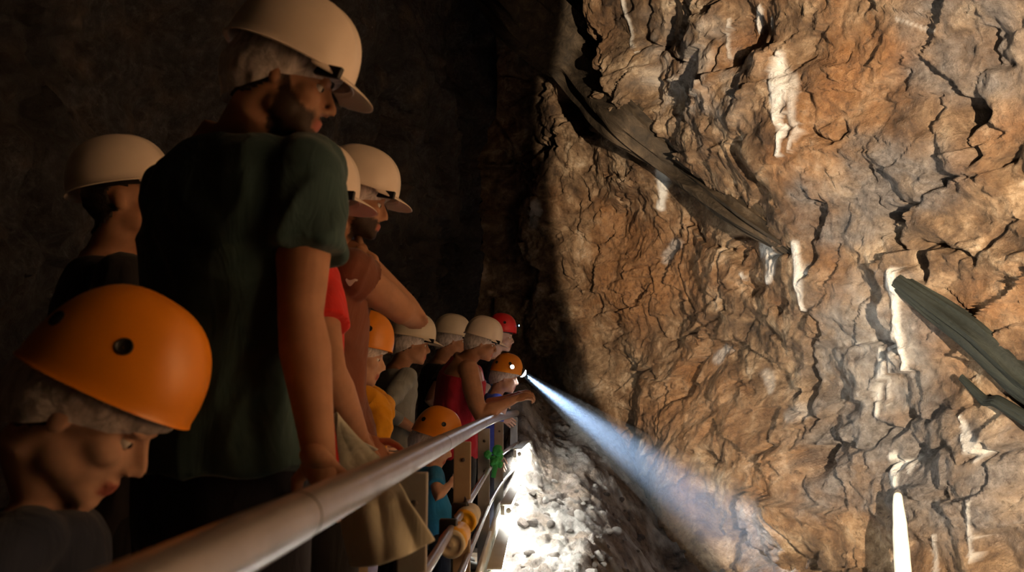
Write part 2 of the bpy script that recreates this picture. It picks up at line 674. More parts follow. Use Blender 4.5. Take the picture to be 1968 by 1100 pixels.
CALCITE = [([(1497, 105), (1500, 150), (1495, 190)], [10, 26, 20], 1.0),
           ([(1497, 190), (1496, 240), (1497, 300)], [18, 9, 4], .95),
           ([(1520, 150), (1524, 200), (1518, 290)], [14, 9, 4], .5),
           ([(1459, 15), (1460, 60)], [7, 6], .9), ([(1488, 35), (1487, 55)], [4, 4], .8),
           ([(1272, 300), (1275, 350), (1270, 400)], [12, 16, 8], .95),
           ([(1465, 455), (1483, 500), (1478, 540)], [12, 14, 8], .7),
           ([(1525, 470), (1535, 540), (1545, 600)], [10, 12, 4], .9),
           ([(1712, 525), (1720, 570), (1728, 640), (1738, 710)], [12, 12, 11, 7], 1.0),
           ([(1695, 670), (1692, 740), (1685, 800)], [6, 9, 4], .7), ([(1715, 640), (1710, 700), (1705, 780)], [4, 5, 3], .5),
           ([(1720, 880), (1722, 930)], [14, 9], 1.0), ([(1750, 882), (1750, 905)], [5, 5], .8),
           ([(1858, 815), (1868, 870)], [7, 22], .6), ([(1850, 800), (1855, 880)], [3, 4], .9),
           ([(1725, 35), (1790, 60)], [3, 4], .3),
           ([(1200, 0), (1213, 60), (1218, 100)], [5, 4, 3], .8), ([(1400, 40), (1405, 110)], [6, 4], .5),
           ([(1232, 850), (1232, 905)], [8, 14], .6), ([(1172, 840), (1168, 920)], [8, 10], .5),
           ([(1340, 110), (1330, 140)], [40, 30], .35), ([(1300, 470), (1280, 500)], [14, 10], .35),
           ([(1030, 390), (1025, 430)], [10, 12], .45),
           ([(1425, 527), (1432, 540)], [5, 4], .6), ([(1380, 690), (1395, 670)], [14, 10], .4),
           ([(1475, 720), (1480, 750)], [14, 10], .3), ([(1862, 960), (1865, 1080)], [4, 5], .5),
           ([(1795, 1030), (1797, 1100)], [5, 6], .4), ([(1540, 790), (1520, 800)], [20, 16], .25)]
RUST = [(1230, 450, 110, 60), (1190, 520, 60, 70), (1290, 540, 150, 40), (1220, 600, 60, 60), (1360, 710, 40, 40), (1940, 250, 60, 40), (1460, 920, 60, 60), (1290, 990, 40, 90),
        (1450, 90, 40, 40), (1600, 200, 110, 90), (1330, 800, 140, 60), (1890, 600, 100, 60), (1500, 320, 60, 60), (1700, 100, 80, 60)]
PALE = [(1690, 660, 90, 130, .18), (1330, 140, 90, 90, .22)]
GREYZ = [(1680, 700, 130, 130), (1620, 400, 110, 70), (1740, 330, 110, 70), (1860, 90, 120, 130), (1850, 930, 150, 120),
         (1120, 960, 150, 130), (1640, 900, 120, 90)]


def build_wall(name, s0, s1, ds, z0, z1, dz, fine=True):
    ns = int((s1 - s0) / ds) + 1
    nz = int((z1 - z0) / dz) + 1
    s = np.linspace(s0, s1, ns)
    z = np.linspace(z0, z1, nz)
    Sg, Zg = np.meshgrid(s, z)
    Sg, Zg = Sg.ravel(), Zg.ravel()
    P, N = wall_base(Sg, Zg)
    warp = np.stack([fbm(P * .8, 3, 90 + k) for k in range(3)], 1)
    Pw = P + warp * .20
    d = .42 * fbm(P * .42, 2, 1) + .16 * fbm(Pw * 1.1, 3, 5)
    strat = np.array([[.80, .35, .48], [-.3, .9, -.2], [-.5, 0, .85]])
    Q = Pw @ strat.T * np.array([.85, 1, 1.6])
    v, e = facets(Q * 1.1, 11, .8)
    d += .11 * v
    v2, e2 = facets(Q * 2.9 + 3.1, 12, .9)
    d += .042 * v2
    if fine:
        v3, e3 = facets(Q * 7.5 + 1.7, 13, 1.0)
        d += .013 * v3
        rg = 1 - np.abs(perlin(Pw * 1.5, 31)) * 2
        d -= .09 * sstep(.90, 1.0, rg) * sstep(-.1, .25, perlin(P * .7, 33))
        d += .020 * fbm(Pw * 9, 3, 41, .6)
    px, py = project(P)
    front = (P @ np.array(FWD) - np.array(CAM) @ np.array(FWD)) > .5
    nw = fbm(P * 5, 3, 77)
    wx, wy = px + nw * 26, py + fbm(P * 5, 3, 78) * 26
    mk = np.zeros((len(P), 4))
    if name != 'wall_left':
        # the slab that juts out above the diagonal
        dd, par = poly_dist(wx, wy, SLAB)
        xs = np.interp(py, [p[1] for p in SLAB], [p[0] for p in SLAB])
        sd = np.where(px > xs, dd, -dd)
        wdt = np.interp(py, [0, 250, 475], [80, 55, 25])
        d += sstep(-wdt, 6, sd) * np.interp(py, [-200, 0, 300, 470, 560], [.75, .65, .42, .12, 0]) * np.interp(px, [1100, 1700, 1968, 2300], [1, .8, .35, 0]) * np.where(py < 560, 1, 0)
        # hollow beneath the timber
        hol = np.exp(-(((wx - 1118) * .75 + (wy - 218) * .65) / 58) ** 2 - ((-(wx - 1115) * .65 + (wy - 215) * .75) / 30) ** 2)
        d -= .75 * sstep(.25, .75, hol)
        px, py = project(P + N * d[:, None])
        wx, wy = px + nw * 26, py + fbm(P * 5, 3, 78) * 26
        for pts, w, dep in CRACKS:
            dist, _ = poly_dist(wx, wy, pts)
            br = np.clip(.75 + 1.6 * fbm(P * 3.1, 2, 79), .15, 1.9)
            d -= dep * np.minimum(br, 1.2) * np.exp(-(dist / (w * br)) ** 2)
        for pts, ws, k in CALCITE:
            dist, par = poly_dist(px + nw * 7, py, pts)
            w = np.interp(par, np.linspace(0, 1, len(ws)), ws)
            streak = .72 + .5 * fbm(np.stack([px / 5, py / 60, px * 0], 1), 2, 60)
            mm = sstep(1.15, .5, dist / w) * k * np.clip(streak + sstep(.8, .2, dist / w) * .35, 0, 1)
            mk[:, 0] = np.maximum(mk[:, 0], mm)
        d += .02 * mk[:, 0]
        for x, y, a, b in RUST:
            mk[:, 1] += .75 * np.exp(-((wx - x) / a) ** 2 - ((wy - y) / b) ** 2)
        for x, y, a, b, k in PALE:
            mk[:, 0] = np.maximum(mk[:, 0], np.clip(k * (1 + 2.2 * fbm(P * 7, 3, 83)), 0, .7) * np.exp(-((wx - x) / a) ** 2 - ((wy - y) / b) ** 2))
        for x, y, a, b in GREYZ:
            mk[:, 3] += .85 * np.exp(-((wx - x) / a) ** 4 - ((wy - y) / b) ** 4)
        mk[:, 3] = np.clip(mk[:, 3] * (1 + .8 * nw), 0, 1)
        mk *= front[:, None]
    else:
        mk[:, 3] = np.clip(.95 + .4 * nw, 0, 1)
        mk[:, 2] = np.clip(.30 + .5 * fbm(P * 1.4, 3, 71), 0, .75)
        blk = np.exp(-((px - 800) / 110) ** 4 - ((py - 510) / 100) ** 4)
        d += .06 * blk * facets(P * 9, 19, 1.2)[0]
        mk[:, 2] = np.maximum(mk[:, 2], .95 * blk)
    P = P + N * d[:, None]
    me = bpy.data.meshes.new(name)
    a = (np.arange(nz - 1)[:, None] * ns + np.arange(ns - 1)[None, :]).ravel()
    quads = np.stack([a, a + 1, a + ns + 1, a + ns], 1)[:, ::-1]
    me.vertices.add(len(P))
    me.loops.add(quads.size)
    me.polygons.add(len(quads))
    me.vertices.foreach_set('co', P.ravel())
    me.polygons.foreach_set('loop_start', np.arange(len(quads)) * 4)
    me.loops.foreach_set('vertex_index', quads.ravel())
    me.update(calc_edges=True)
    ca = me.color_attributes.new('masks', 'FLOAT_COLOR', 'POINT')
    ca.data.foreach_set('color', np.clip(mk, 0, 1).ravel())
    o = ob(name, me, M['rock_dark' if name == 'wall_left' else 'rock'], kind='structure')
    return o, P, quads


S_A, S_B = S_KNOT[2], S_KNOT[10]
wr, Pr, qr = build_wall('wall_right', S_A, S_KNOT[9], .0135, -1.6, 6.8, .0145)
wbk, Pk, qk = build_wall('wall_back', S_KNOT[9], S_KNOT[10], .03, -1.6, 6.8, .03)
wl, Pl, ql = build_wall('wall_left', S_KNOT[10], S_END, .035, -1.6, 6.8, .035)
wn, Pn, qn = build_wall('wall_entrance', 0, S_A, .09, -1.6, 6.8, .09, False)
tag(wr, label='rust-brown rock face streaked with white mineral drips')
tag(wbk, label='dark rock at the far end of the mine chamber')
tag(wl, label='dim rough rock wall behind the visitors')
tag(wn, label='rock wall beside the camera side of the chamber')
allv, allf = [], []
for P_, q_, st in ((Pr, qr, 1), (Pk, qk, 1), (Pl, ql, 1)):
    k = len(allv)
    allv += P_.tolist()
    allf += (q_ + k).tolist()
bvh = BVHTree.FromPolygons(allv, allf)


def hit(px, py, off=0.0):
    """point on the rock seen at that pixel, lifted off it along its normal"""
    loc, nrm, idx, dist = bvh.ray_cast(CAM, ray(px, py))
    if loc is None:
        return W(px, py, 7)
    if nrm.dot(ray(px, py)) > 0:
        nrm = -nrm
    return loc + nrm * off


# ceiling: rough rock closing the chamber
nx_, ny_ = 90, 150
X, Y = np.meshgrid(np.linspace(-3, 4, nx_), np.linspace(-2.6, 10.2, ny_))
Pc = np.stack([X.ravel(), Y.ravel(), np.full(X.size, 6.45)], 1)
Pc[:, 2] += .45 * fbm(Pc * .5, 3, 8) + .15 * facets(Pc * 1.5, 9)[0] - 1.6 * np.exp(-((Pc[:, 0] + 2) / 1.2) ** 2)
me = bpy.data.meshes.new('ceiling')
a = (np.arange(ny_ - 1)[:, None] * nx_ + np.arange(nx_ - 1)[None, :]).ravel()
me.from_pydata(Pc.tolist(), [], np.stack([a, a + nx_, a + nx_ + 1, a + 1], 1).tolist())
ca = me.color_attributes.new('masks', 'FLOAT_COLOR', 'POINT')
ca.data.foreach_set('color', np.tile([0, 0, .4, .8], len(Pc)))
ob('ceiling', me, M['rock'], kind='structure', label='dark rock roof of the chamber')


# ------------------------------------------------------------------ ground: rubble bank outside the railing
def ground_z(x, y):
    base = np.interp(y, [-2, 2, 3.5, 5, 6, 6.8, 7.4, 8, 9.5], [-.35, -.25, -.06, .05, .22, .42, .72, .95, 1.0])
    drop = sstep(.25, 1.15, x - .06 * (y - 5)) * np.interp(y, [2, 5, 7, 9], [.45, .75, .85, .7])
    base = base + .42 * np.exp(-((np.maximum(x + .12, 0)) / .17) ** 2) * np.interp(y, [5.6, 6.6, 7.4, 8.2], [0, .8, 1, .3])
    return base - drop - .12 * sstep(-.2, -.5, x)


gx = np.linspace(-2.1, 3.4, 330)
gy = np.linspace(-2, 9.6, 520)
X, Y = np.meshgrid(gx, gy)
Pg = np.stack([X.ravel(), Y.ravel(), np.zeros(X.size)], 1)
Pg[:, 2] = ground_z(Pg[:, 0], Pg[:, 1])
Pg[:, 2] -= .35 * sstep(-.22, -.34, Pg[:, 0])                # lower beneath the walkway
v, e = facets(Pg * np.array([5.5, 5.5, 3]), 21, .9)
v2, e2 = facets(Pg * 14, 22, 1.0)
Pg[:, 2] += .09 * fbm(Pg * 1.6, 3, 23) + .05 * v * sstep(0, .1, e) + .022 * v2
px, py = project(Pg)
pg_n = fbm(Pg * 4, 3, 24)
mk = np.zeros((len(Pg), 4))
mk[:, 3] = np.clip(.85 + .4 * pg_n, 0, 1)
mk[:, 0] = np.clip(.10 + .6 * pg_n, 0, .5)
mk[:, 2] = np.clip(-.05 - .9 * fbm(Pg * 11, 2, 25), 0, .7)
me = bpy.data.meshes.new('ground')
a = (np.arange(519)[:, None] * 330 + np.arange(329)[None, :]).ravel()
quads = np.stack([a, a + 1, a + 331, a + 330], 1)
me.from_pydata(Pg.tolist(), [], quads.tolist())
ca = me.color_attributes.new('masks', 'FLOAT_COLOR', 'POINT')
ca.data.foreach_set('color', mk.ravel())
ground = ob('ground', me, M['rock'], kind='structure', label='pale rubble bank below the railing')
bvh_g = BVHTree.FromPolygons(Pg.tolist(), quads.tolist())

rng = random.Random(4)
stone_mats = [rock_material('rubble_stone')]
stones = []
for k in range(8):
    bm = bmesh.new()
    bmesh.ops.create_icosphere(bm, subdivisions=2, radius=1)
    V = np.array([v.co[:] for v in bm.verts])
    V *= (1 + .35 * perlin(V * 1.3 + k * 7.7, k)[:, None] + .18 * perlin(V * 3 + k * 3.1, k + 5)[:, None])
    for q in range(5):
        n_ = np.array(Vector((rng.uniform(-1, 1), rng.uniform(-1, 1), rng.uniform(-1, 1))).normalized())
        h = V @ n_
        V -= np.outer(np.maximum(h - .62, 0), n_)
    for v, c in zip(bm.verts, V):
        v.co = c
    sm = bpy.data.meshes.new('stone')
    bm.to_mesh(sm)
    bm.free()
    ca = sm.color_attributes.new('masks', 'FLOAT_COLOR', 'POINT')
    cm = [0.30 if k % 4 == 0 else .0, .2 if k % 4 == 1 else 0, .35 if k % 4 == 3 else 0, .85]
    ca.data.foreach_set('color', np.tile(cm, len(sm.vertices)))
    sm.materials.append(M['rock'])
    shade(sm, .3)
    stones.append(sm)
n_st = 0
while n_st < 290:
    y = rng.uniform(3.3, 8.6)
    x = rng.uniform(-.15, .25 + .22 * y)
    loc, nrm, _, _ = bvh_g.ray_cast(Vector((x, y, 5)), Vector((0, 0, -1)))
    if loc is None:
        continue
    r = rng.choice([.018, .02, .024, .028, .034, .045]) * rng.uniform(.8, 1.3)
    o = bpy.data.objects.new('stone', stones[rng.randrange(8)])
    o.location = loc + Vector((0, 0, r * .25))
    o.scale = (r * rng.uniform(.8, 1.4), r * rng.uniform(.8, 1.3), r * rng.uniform(.55, .9))
    o.rotation_euler = (rng.uniform(-.4, .4), rng.uniform(-.4, .4), rng.uniform(0, 6.3))
    link(o, ground)
    n_st += 1

RX, RZ = -.25, 1.05 - .125


def rx(y):
    """the railing bends gently at its far end"""
    return float(np.interp(y, [-1, 4.2, 4.8, 5.4, 6.0, 6.7], [RX, RX, RX + .012, RX + .03, RX + .065, RX + .11]))


# walkway deck: crosswise planks
deck = empty('floor', (-1.0, 2.5, 0))
tag(deck, 'plank deck of the walkway under the visitors', kind='structure')
mb = MB().box((0, 0, -.014), (.70, .060, .014))
pm = bevel(mb, .004)
pm.materials.append(M['plank'])
y = -1.2
while y < 6.9:
    o = bpy.data.objects.new('plank', pm)
    o.location = (rx(y) - RX + .04, y - 2.5, 0)
    link(o, deck)
    y += .128
for x in (-.6, 0, .6):
    ob('joist', MB().box((x, .4, -.078), (.04, 4.1, .048)), M['plank'], deck, smooth=False)


# ------------------------------------------------------------------ timbers wedged in the rock
def timber(name, pts, rads, m, label, seed, n=40, rough=.10, flat=.75):
    P = [Vector(p) for p in pts]
    seg = 160
    C, R = [], []
    for i in range(seg + 1):
        u = i / seg * (len(P) - 1)
        k = min(int(u), len(P) - 2)
        f = u - k
        C.append(P[k].lerp(P[k + 1], f))
        R.append(rads[k] * (1 - f) + rads[k + 1] * f)
    for _ in range(30):
        C = [C[0]] + [(C[i - 1] + C[i] * 2 + C[i + 1]) / 4 for i in range(1, seg)] + [C[-1]]
    ax = (C[-1] - C[0]).normalized()
    a = (CAM - C[seg // 2])
    a = (a - ax * a.dot(ax)).normalized()
    b = ax.cross(a)
    org = C[0].copy()
    L = (C[-1] - C[0]).length
    rings = []
    ang = np.linspace(0, 2 * math.pi, n, endpoint=False)
    for i in range(seg + 1):
        ln = i / seg * L
        q = np.stack([np.cos(ang) * 3.2, np.full(n, ln * .8), np.sin(ang) * 3.2], 1)
        q2 = np.stack([np.cos(ang) * 9, np.full(n, ln * 1.3), np.sin(ang) * 9], 1)
        rr = R[i] * (1 + rough * 2.2 * perlin(q, seed) + rough * 1.3 * perlin(q2, seed + 1))
        rings.append([C[i] - org + a * (math.cos(t) * r * flat) + b * (math.sin(t) * r) for t, r in zip(ang, rr)])
    # the mesh is written in a frame whose Y axis runs along the timber, so that the grain follows it
    Mx = Matrix((a, ax, b)).transposed()
    Mi = Mx.inverted()
    mb = MB().rings([[Mi @ p for p in r] for r in rings])
    o = ob(name, mb, m, angle=.9, label=label, cat='timber')
    o.matrix_world = Matrix.Translation(org) @ Mx.to_4x4()
    return o


def wallpts(pl, off):
    return [hit(x, y, off) for x, y in pl]


timber('timber_prop', [W(900, -110, 7.6), W(1015, 30, 7.3), hit(1118, 128, .05), hit(1212, 225, .03), hit(1312, 316, .02), hit(1438, 414, .01), hit(1545, 488, -.14)], [.30, .30, .26, .22, .17, .13, .08], M['timber'],
       'long weathered timber wedged diagonally beneath the rock overhang', 3, rough=.20, flat=.95)
timber('timber_prop', [hit(1725, 540, -.02), hit(1800, 590, .04), hit(1880, 650, .05), hit(1990, 735, .05), hit(2110, 820, .02), hit(2230, 905, -.12)], [.055, .08, .09, .095, .095, .09], M['timber_moss'],
       'dark mossy round timber stuck into the rock right of the white streak', 5)
timber('timber_prop', [hit(1862, 728, .06), hit(1895, 765, .09), hit(1940, 790, .09), hit(1990, 812, .08), hit(2050, 842, .06), hit(2100, 865, -.10)], [.02, .03, .035, .04, .04, .04], M['timber_moss'],
       'thin dark pole jammed into the rock below the mossy timber', 7)

# pale stake standing against the rock foot
p0, p1 = hit(1748, 1150, .07), hit(1738, 966, .06)
st = empty('wooden_stake', p0)
tag(st, 'pale peeled wooden stake standing against the rock', 'stake')
rr = random.Random(2)
n_ = 20
mb = MB()
mb.tube([(p1 - p0) * (i / 11) + Vector((rr.uniform(-.003, .003), rr.uniform(-.003, .003), 0)) for i in range(12)], [.048 - .022 * (i / 11) ** 3 for i in range(12)], n_, True)
sk = ob('shaft', mb, M['stake'], st)
kd = (CAM - p1).normalized()
ob('knot', MB().lathe((p1 - p0) * .42 + kd * .040, kd, [(0, .009), (.004, .008), (.005, .003)], 10), M['black_plastic'], st)

# ------------------------------------------------------------------ railing
rail = empty('railing', (RX, 3, 0))
tag(rail, 'steel walkway railing with tubular handrail and flat posts', 'railing')
R0 = Vector((RX, 3, 0))

hr = MB().tube([Vector((rx(y), y, RZ)) - R0 for y in np.linspace(-.3, 6.65, 50)], .026, 28)
ob('handrail', hr, M['steel'], rail)
for y in (.86, 2.2, 3.9):
    ob('sleeve_joint', MB().lathe(Vector((RX, y, RZ)) - R0, (0, 1, 0), [(0, .0262), (.001, .0266), (.0035, .0266), (.0045, .0262)], 28), M['bolt'], rail)
POSTS = [.50, 1.69, 2.85, 4.08, 5.25, 6.45]
pmesh = bevel(MB().box((0, 0, (RZ - .028) / 2 + .0), (.030, .010, (RZ - .028) / 2)), .003)
pmesh2 = pmesh.copy()
pmesh.materials.append(M['post'])
pmesh2.materials.append(M['post_tan'])
bmsh = MB().lathe((0, 0, 0), (0, -1, 0), [(0, .007), (.004, .007), (.006, .004)], 10).mesh('bolt')
shade(bmsh, .6)
bmsh.materials.append(M['bolt'])
for i, y in enumerate(POSTS):
    o = bpy.data.objects.new('post', pmesh2 if i == 2 else pmesh)
    o.location = Vector((rx(y), y, 0)) - R0
    link(o, rail)
    for z in (RZ - .09, RZ - .24, .22):
        b = bpy.data.objects.new('bolt', bmsh)
        b.location = (0.004, -.010, z)
        link(b, o)
for nm, z, r in (('mid_rail', 1.05 - .36, .012), ('lower_rail', 1.05 - .54, .011)):
    ob(nm, MB().tube([Vector((rx(y) + .022, y, z)) - R0 for y in np.linspace(-.3, 6.6, 40)], r, 14), M['steel'], rail)
for y, z in ((2.28, .69), (2.62, .69), (4.2, .69)):
    ob('clamp', bevel(MB().box(Vector((RX + .012, y, z)) - R0, (.024, .014, .026)), .003), M['black_plastic'], rail)
for i, (y0, y1) in enumerate(((1.72, 2.82), (2.88, 4.05), (4.11, 5.22))):
    ob('toe_board', bevel(MB().box(Vector((RX + .035, (y0 + y1) / 2, .27)) - R0, (.008, (y1 - y0) / 2, .13)), .003), M['board'], rail)

# tube lights clipped along the foot of the railing
for i in range(4):
    y0 = 2.25 + i * 1.16
    zt = (.30, .32, .43, .66)[i]
    tl = empty('tube_light', (rx(y0) + .088, y0, zt))
    tl.rotation_euler.z = -math.atan2(rx(y0 + 1.1) - rx(y0), 1.1)
    tag(tl, ('lit white tube lamp at the foot of the tan railing post', 'lit white tube lamp low on the railing below the green ribbon', 'lit white tube lamp below the arms of the man in crimson',
             'lit white tube lamp at the railing end beside the rock bank')[i], 'lamp', 'tube lamps along the railing foot')
    ob('housing', bevel(MB().box((-.018, .55, 0), (.012, .57, .025)), .004), M['board'], tl)
    ob('tube', MB().lathe((.014, 0, 0), (0, 1, 0), [(0, .010), (.01, .0125), (1.09, .0125), (1.10, .010)], 16), M['tube_glow'], tl)
    ob('added_hood', bevel(MB().box((.0, .55, .034), (.032, .57, .004)), .002), M['board'], tl)  # added shield, keeps the tubes' upward light off the far rock
    for yy in (-.02, 1.1):
        ob('end_cap', MB().lathe((.014, yy, 0), (0, 1, 0), [(0, .012), (.003, .015), (.018, .015), (.02, .012)], 16), M['board'], tl)

# yellow work lamps hung on the railing
for i, (px, py, d, lab) in enumerate(((868, 1046, 2.22, 'yellow cylindrical lamp with round dusty end cap on the railing'),
                                      (893, 1003, 2.55, 'yellow and white cylindrical lamp behind the round capped one'))):
    c = W(px, py, d)
    wl_ = empty('work_lamp', c)
    tag(wl_, lab, 'lamp', 'lamps hung on the railing')
    ax = (Vector((.05, .98, .03))).normalized()
    ob('lamp_body', MB().lathe((0, 0, 0), ax, [(0, .030), (.006, .037), (.055, .038), (.065, .034), (.15, .033), (.165, .026), (.20, .022)], 30), M['lamp_yellow'] if i == 0 else M['lamp_cap'], wl_)
    ob('end_cap', MB().lathe(ax * -.012, ax, [(0, .004), (0, .009), (.003, .010), (.0035, .024), (.001, .026), (.0, .034), (.004, .0375), (.016, .0375)], 30), M['lamp_cap'] if i == 0 else M['lamp_yellow'], wl_)
    ob('hanger', MB().tube([ax * .09 + Vector((0, 0, .03)), ax * .09 + Vector((-.01, 0, .06)), Vector((RX + .022 - c.x, (ax * .09).y, .69 - c.z))], .005, 8), M['black_plastic'], wl_)

# green ribbon knotted on a post
gc = Vector((RX + .045, 4.05, 1.05 - .29))
gr = empty('ribbon', gc)
tag(gr, 'crumpled green ribbon tied to a railing post', 'ribbon')
mb = MB()
r_ = random.Random(6)
for k in range(9):
    p = Vector((r_.uniform(-.03, .05), -.015 + r_.uniform(-.02, .01), r_.uniform(-.04, .04)))
    mb.ball(p, (r_.uniform(.015, .03), r_.uniform(.008, .016), r_.uniform(.012, .028)), Matrix.Rotation(r_.uniform(0, 3), 3, 'Y'), 10, 8)
km = remesh(mb, .004, 2, 'knot')
P = coords(km)
setco(km, P + normals(km) * (.006 * fbm(P * 60, 2, 3))[:, None])
ob('knot', km, M['green'], gr)
ob('tail', MB().tube([(0, -.02, 0), (.015, -.025, -.05), (.005, -.022, -.10)], [(.004, .016), (.003, .014), (.002, .012)], 10, up=(0, 1, 0)), M['green'], gr)

# ------------------------------------------------------------------ helmets
def helmet_shell(L, Wd, Hh, flare, ridge, front_up=0.0, nu=72, nv=20):
    """dome with a rolled rim, X forward; rim plane at z = 0"""
    rings = []
    rows = [(-1, 0), (-.5, 0)] + [(0, q) for q in np.linspace(0, math.pi / 2 * .985, nv)]
    for e, ph in rows:
        ring = []
        for j in range(nu):
            a = 2 * math.pi * j / nu
            c, s_ = math.cos(a), math.sin(a)
            rr = max(math.cos(ph), 0) ** .80
            z = Hh * math.sin(ph) ** .95
            x = L * .5 * rr * math.copysign(abs(c) ** .93, c)
            y = Wd * .5 * rr * math.copysign(abs(s_) ** .93, s_)
            if e:
                x += flare * -e * c
                y += flare * -e * s_
                z -= .007 * -e
            if ridge:
                up = math.sin(ph)
                k = ridge * (math.exp(-(y / .020) ** 4) + .6 * math.exp(-((abs(y) - .052) / .011) ** 4)) * min(1, up * 1.6) * min(1, (1 - e * 0))
                nrm = Vector((x / L, y / Wd, z / Hh * .7))
                if nrm.length > 0 and not e:
                    nrm.normalize()
                    x, y, z = x + nrm.x * k, y + nrm.y * k, z + nrm.z * k
            z += front_up * (x / L) * 2 * (1 - math.sin(ph))
            ring.append(Vector((x, y, z)))
        rings.append(ring)
    mb = MB().rings(rings, cap0=False, cap1=True)

    def st(o):
        m = o.modifiers.new('s', 'SOLIDIFY')
        m.thickness = .003
        m.offset = -1
    return mods_applied(mb.mesh('helmet'), st)


def peak_mesh():
    rows = []
    for i in range(7):
        t = i / 6
        row = []
        for j in range(25):
            a = (j / 24 * 2 - 1) * math.radians(68)
            ext = .062 * max(0, math.cos(a * 1.30)) ** .6 * t
            x = .139 * math.cos(a) + ext * math.cos(a * .45)
            y = .109 * math.sin(a) + ext * math.sin(a * .45)
            row.append(Vector((x, y, -.003 - .024 * t ** 1.3 * (1 - .4 * (j / 12 - 1) ** 2))))
        rows.append(row)
    mb = MB().rings(rows, False, False, closed=False)

    def st(o):
        m = o.modifiers.new('s', 'SOLIDIFY')
        m.thickness = .004
        b = o.modifiers.new('b', 'SUBSURF')
        b.levels = 1
    return mods_applied(mb.mesh('peak'), st)


def band_mesh():
    rings = []
    for z, q in ((-.012, 1), (.022, 1.02), (.022, .97), (-.012, .96)):
        rings.append([Vector((.104 * q * math.cos(2 * math.pi * j / 48), .085 * q * math.sin(2 * math.pi * j / 48), z)) for j in range(48)])
    return MB().rings(rings + rings[:1], False, False).mesh('headband')


HM_W = helmet_shell(.285, .225, .152, .007, .0055)
HM_C = helmet_shell(.270, .222, .162, .003, .0, front_up=.010)
HM_C_BVH = BVHTree.FromPolygons([v.co for v in HM_C.vertices], [tuple(p.vertices) for p in HM_C.polygons])
PEAK = peak_mesh()
BAND = band_mesh()
CLIP = bevel(MB().box((.095, -.088, -.012), (.034, .006, .013), Matrix.Rotation(-.62, 3, 'Z')), .003)
VENT = MB().lathe((0, 0, -.003), (0, 0, 1), [(0, .013), (.0045, .013), (.0052, .011), (.0035, .009), (.003, .002)], 18).mesh('vent')
for m_ in (HM_W, HM_C, PEAK, BAND, CLIP, VENT):
    shade(m_, .8)
BAND.materials.append(M['black_plastic'])
CLIP.materials.append(M['black_plastic'])
VENT.materials.append(M['black_plastic'])
_hm = {}


def with_mat(me, m):
    k = (me.name, m.name)
    if k not in _hm:
        c = me.copy()
        c.materials.clear()
        c.materials.append(m)
        _hm[k] = c
    return _hm[k]


def put(name, me, parent, mx=None):
    o = bpy.data.objects.new(name, me)
    link(o, parent)
    if mx is not None:
        o.matrix_local = mx
    return o


def helmet(parent, kind, m, mx):
    h = put('helmet', with_mat(HM_W if kind == 'peaked' else HM_C, m), parent, mx)
    put('headband', BAND, h)
    if kind == 'peaked':
        put('peak', with_mat(PEAK, m), h)
        put('lamp_clip', CLIP, h)
        q = put('lamp_clip', CLIP, h)
        q.scale = (1, -1, 1)
    else:
        for sx in (-1, 1):
            for a, e in ((.12, .62), (-.95, .45)):
                dr = Vector((math.cos(e) * math.sin(a), -sx * math.cos(e) * math.cos(a), math.sin(e)))
                d, n_, _, _ = HM_C_BVH.ray_cast(dr * .5, -dr)
                put('vent', VENT, h, Matrix.Translation(d) @ Vector((0, 0, 1)).rotation_difference(n_).to_matrix().to_4x4())
    return h


# ------------------------------------------------------------------ people
def frame(az, pitch=0, roll=0):
    return Matrix.Rotation(math.radians(az), 3, 'Z') @ Matrix.Rotation(math.radians(pitch), 3, 'Y') @ Matrix.Rotation(math.radians(roll), 3, 'X')


def ik(sh, wr, l1, l2, hint):
    v = wr - sh
    d = v.length
    if d > (l1 + l2) * .995:
        wr = sh + v.normalized() * (l1 + l2) * .995
        v = wr - sh
        d = v.length
    d = max(d, abs(l1 - l2) + .02)
    a = (l1 * l1 - l2 * l2 + d * d) / (2 * d)
    h = math.sqrt(max(0, l1 * l1 - a * a))
    u = v.normalized()
    hv = hint - u * hint.dot(u)
    hv = hv.normalized() if hv.length > 1e-5 else u.orthogonal().normalized()
    return sh + u * a + hv * h, wr


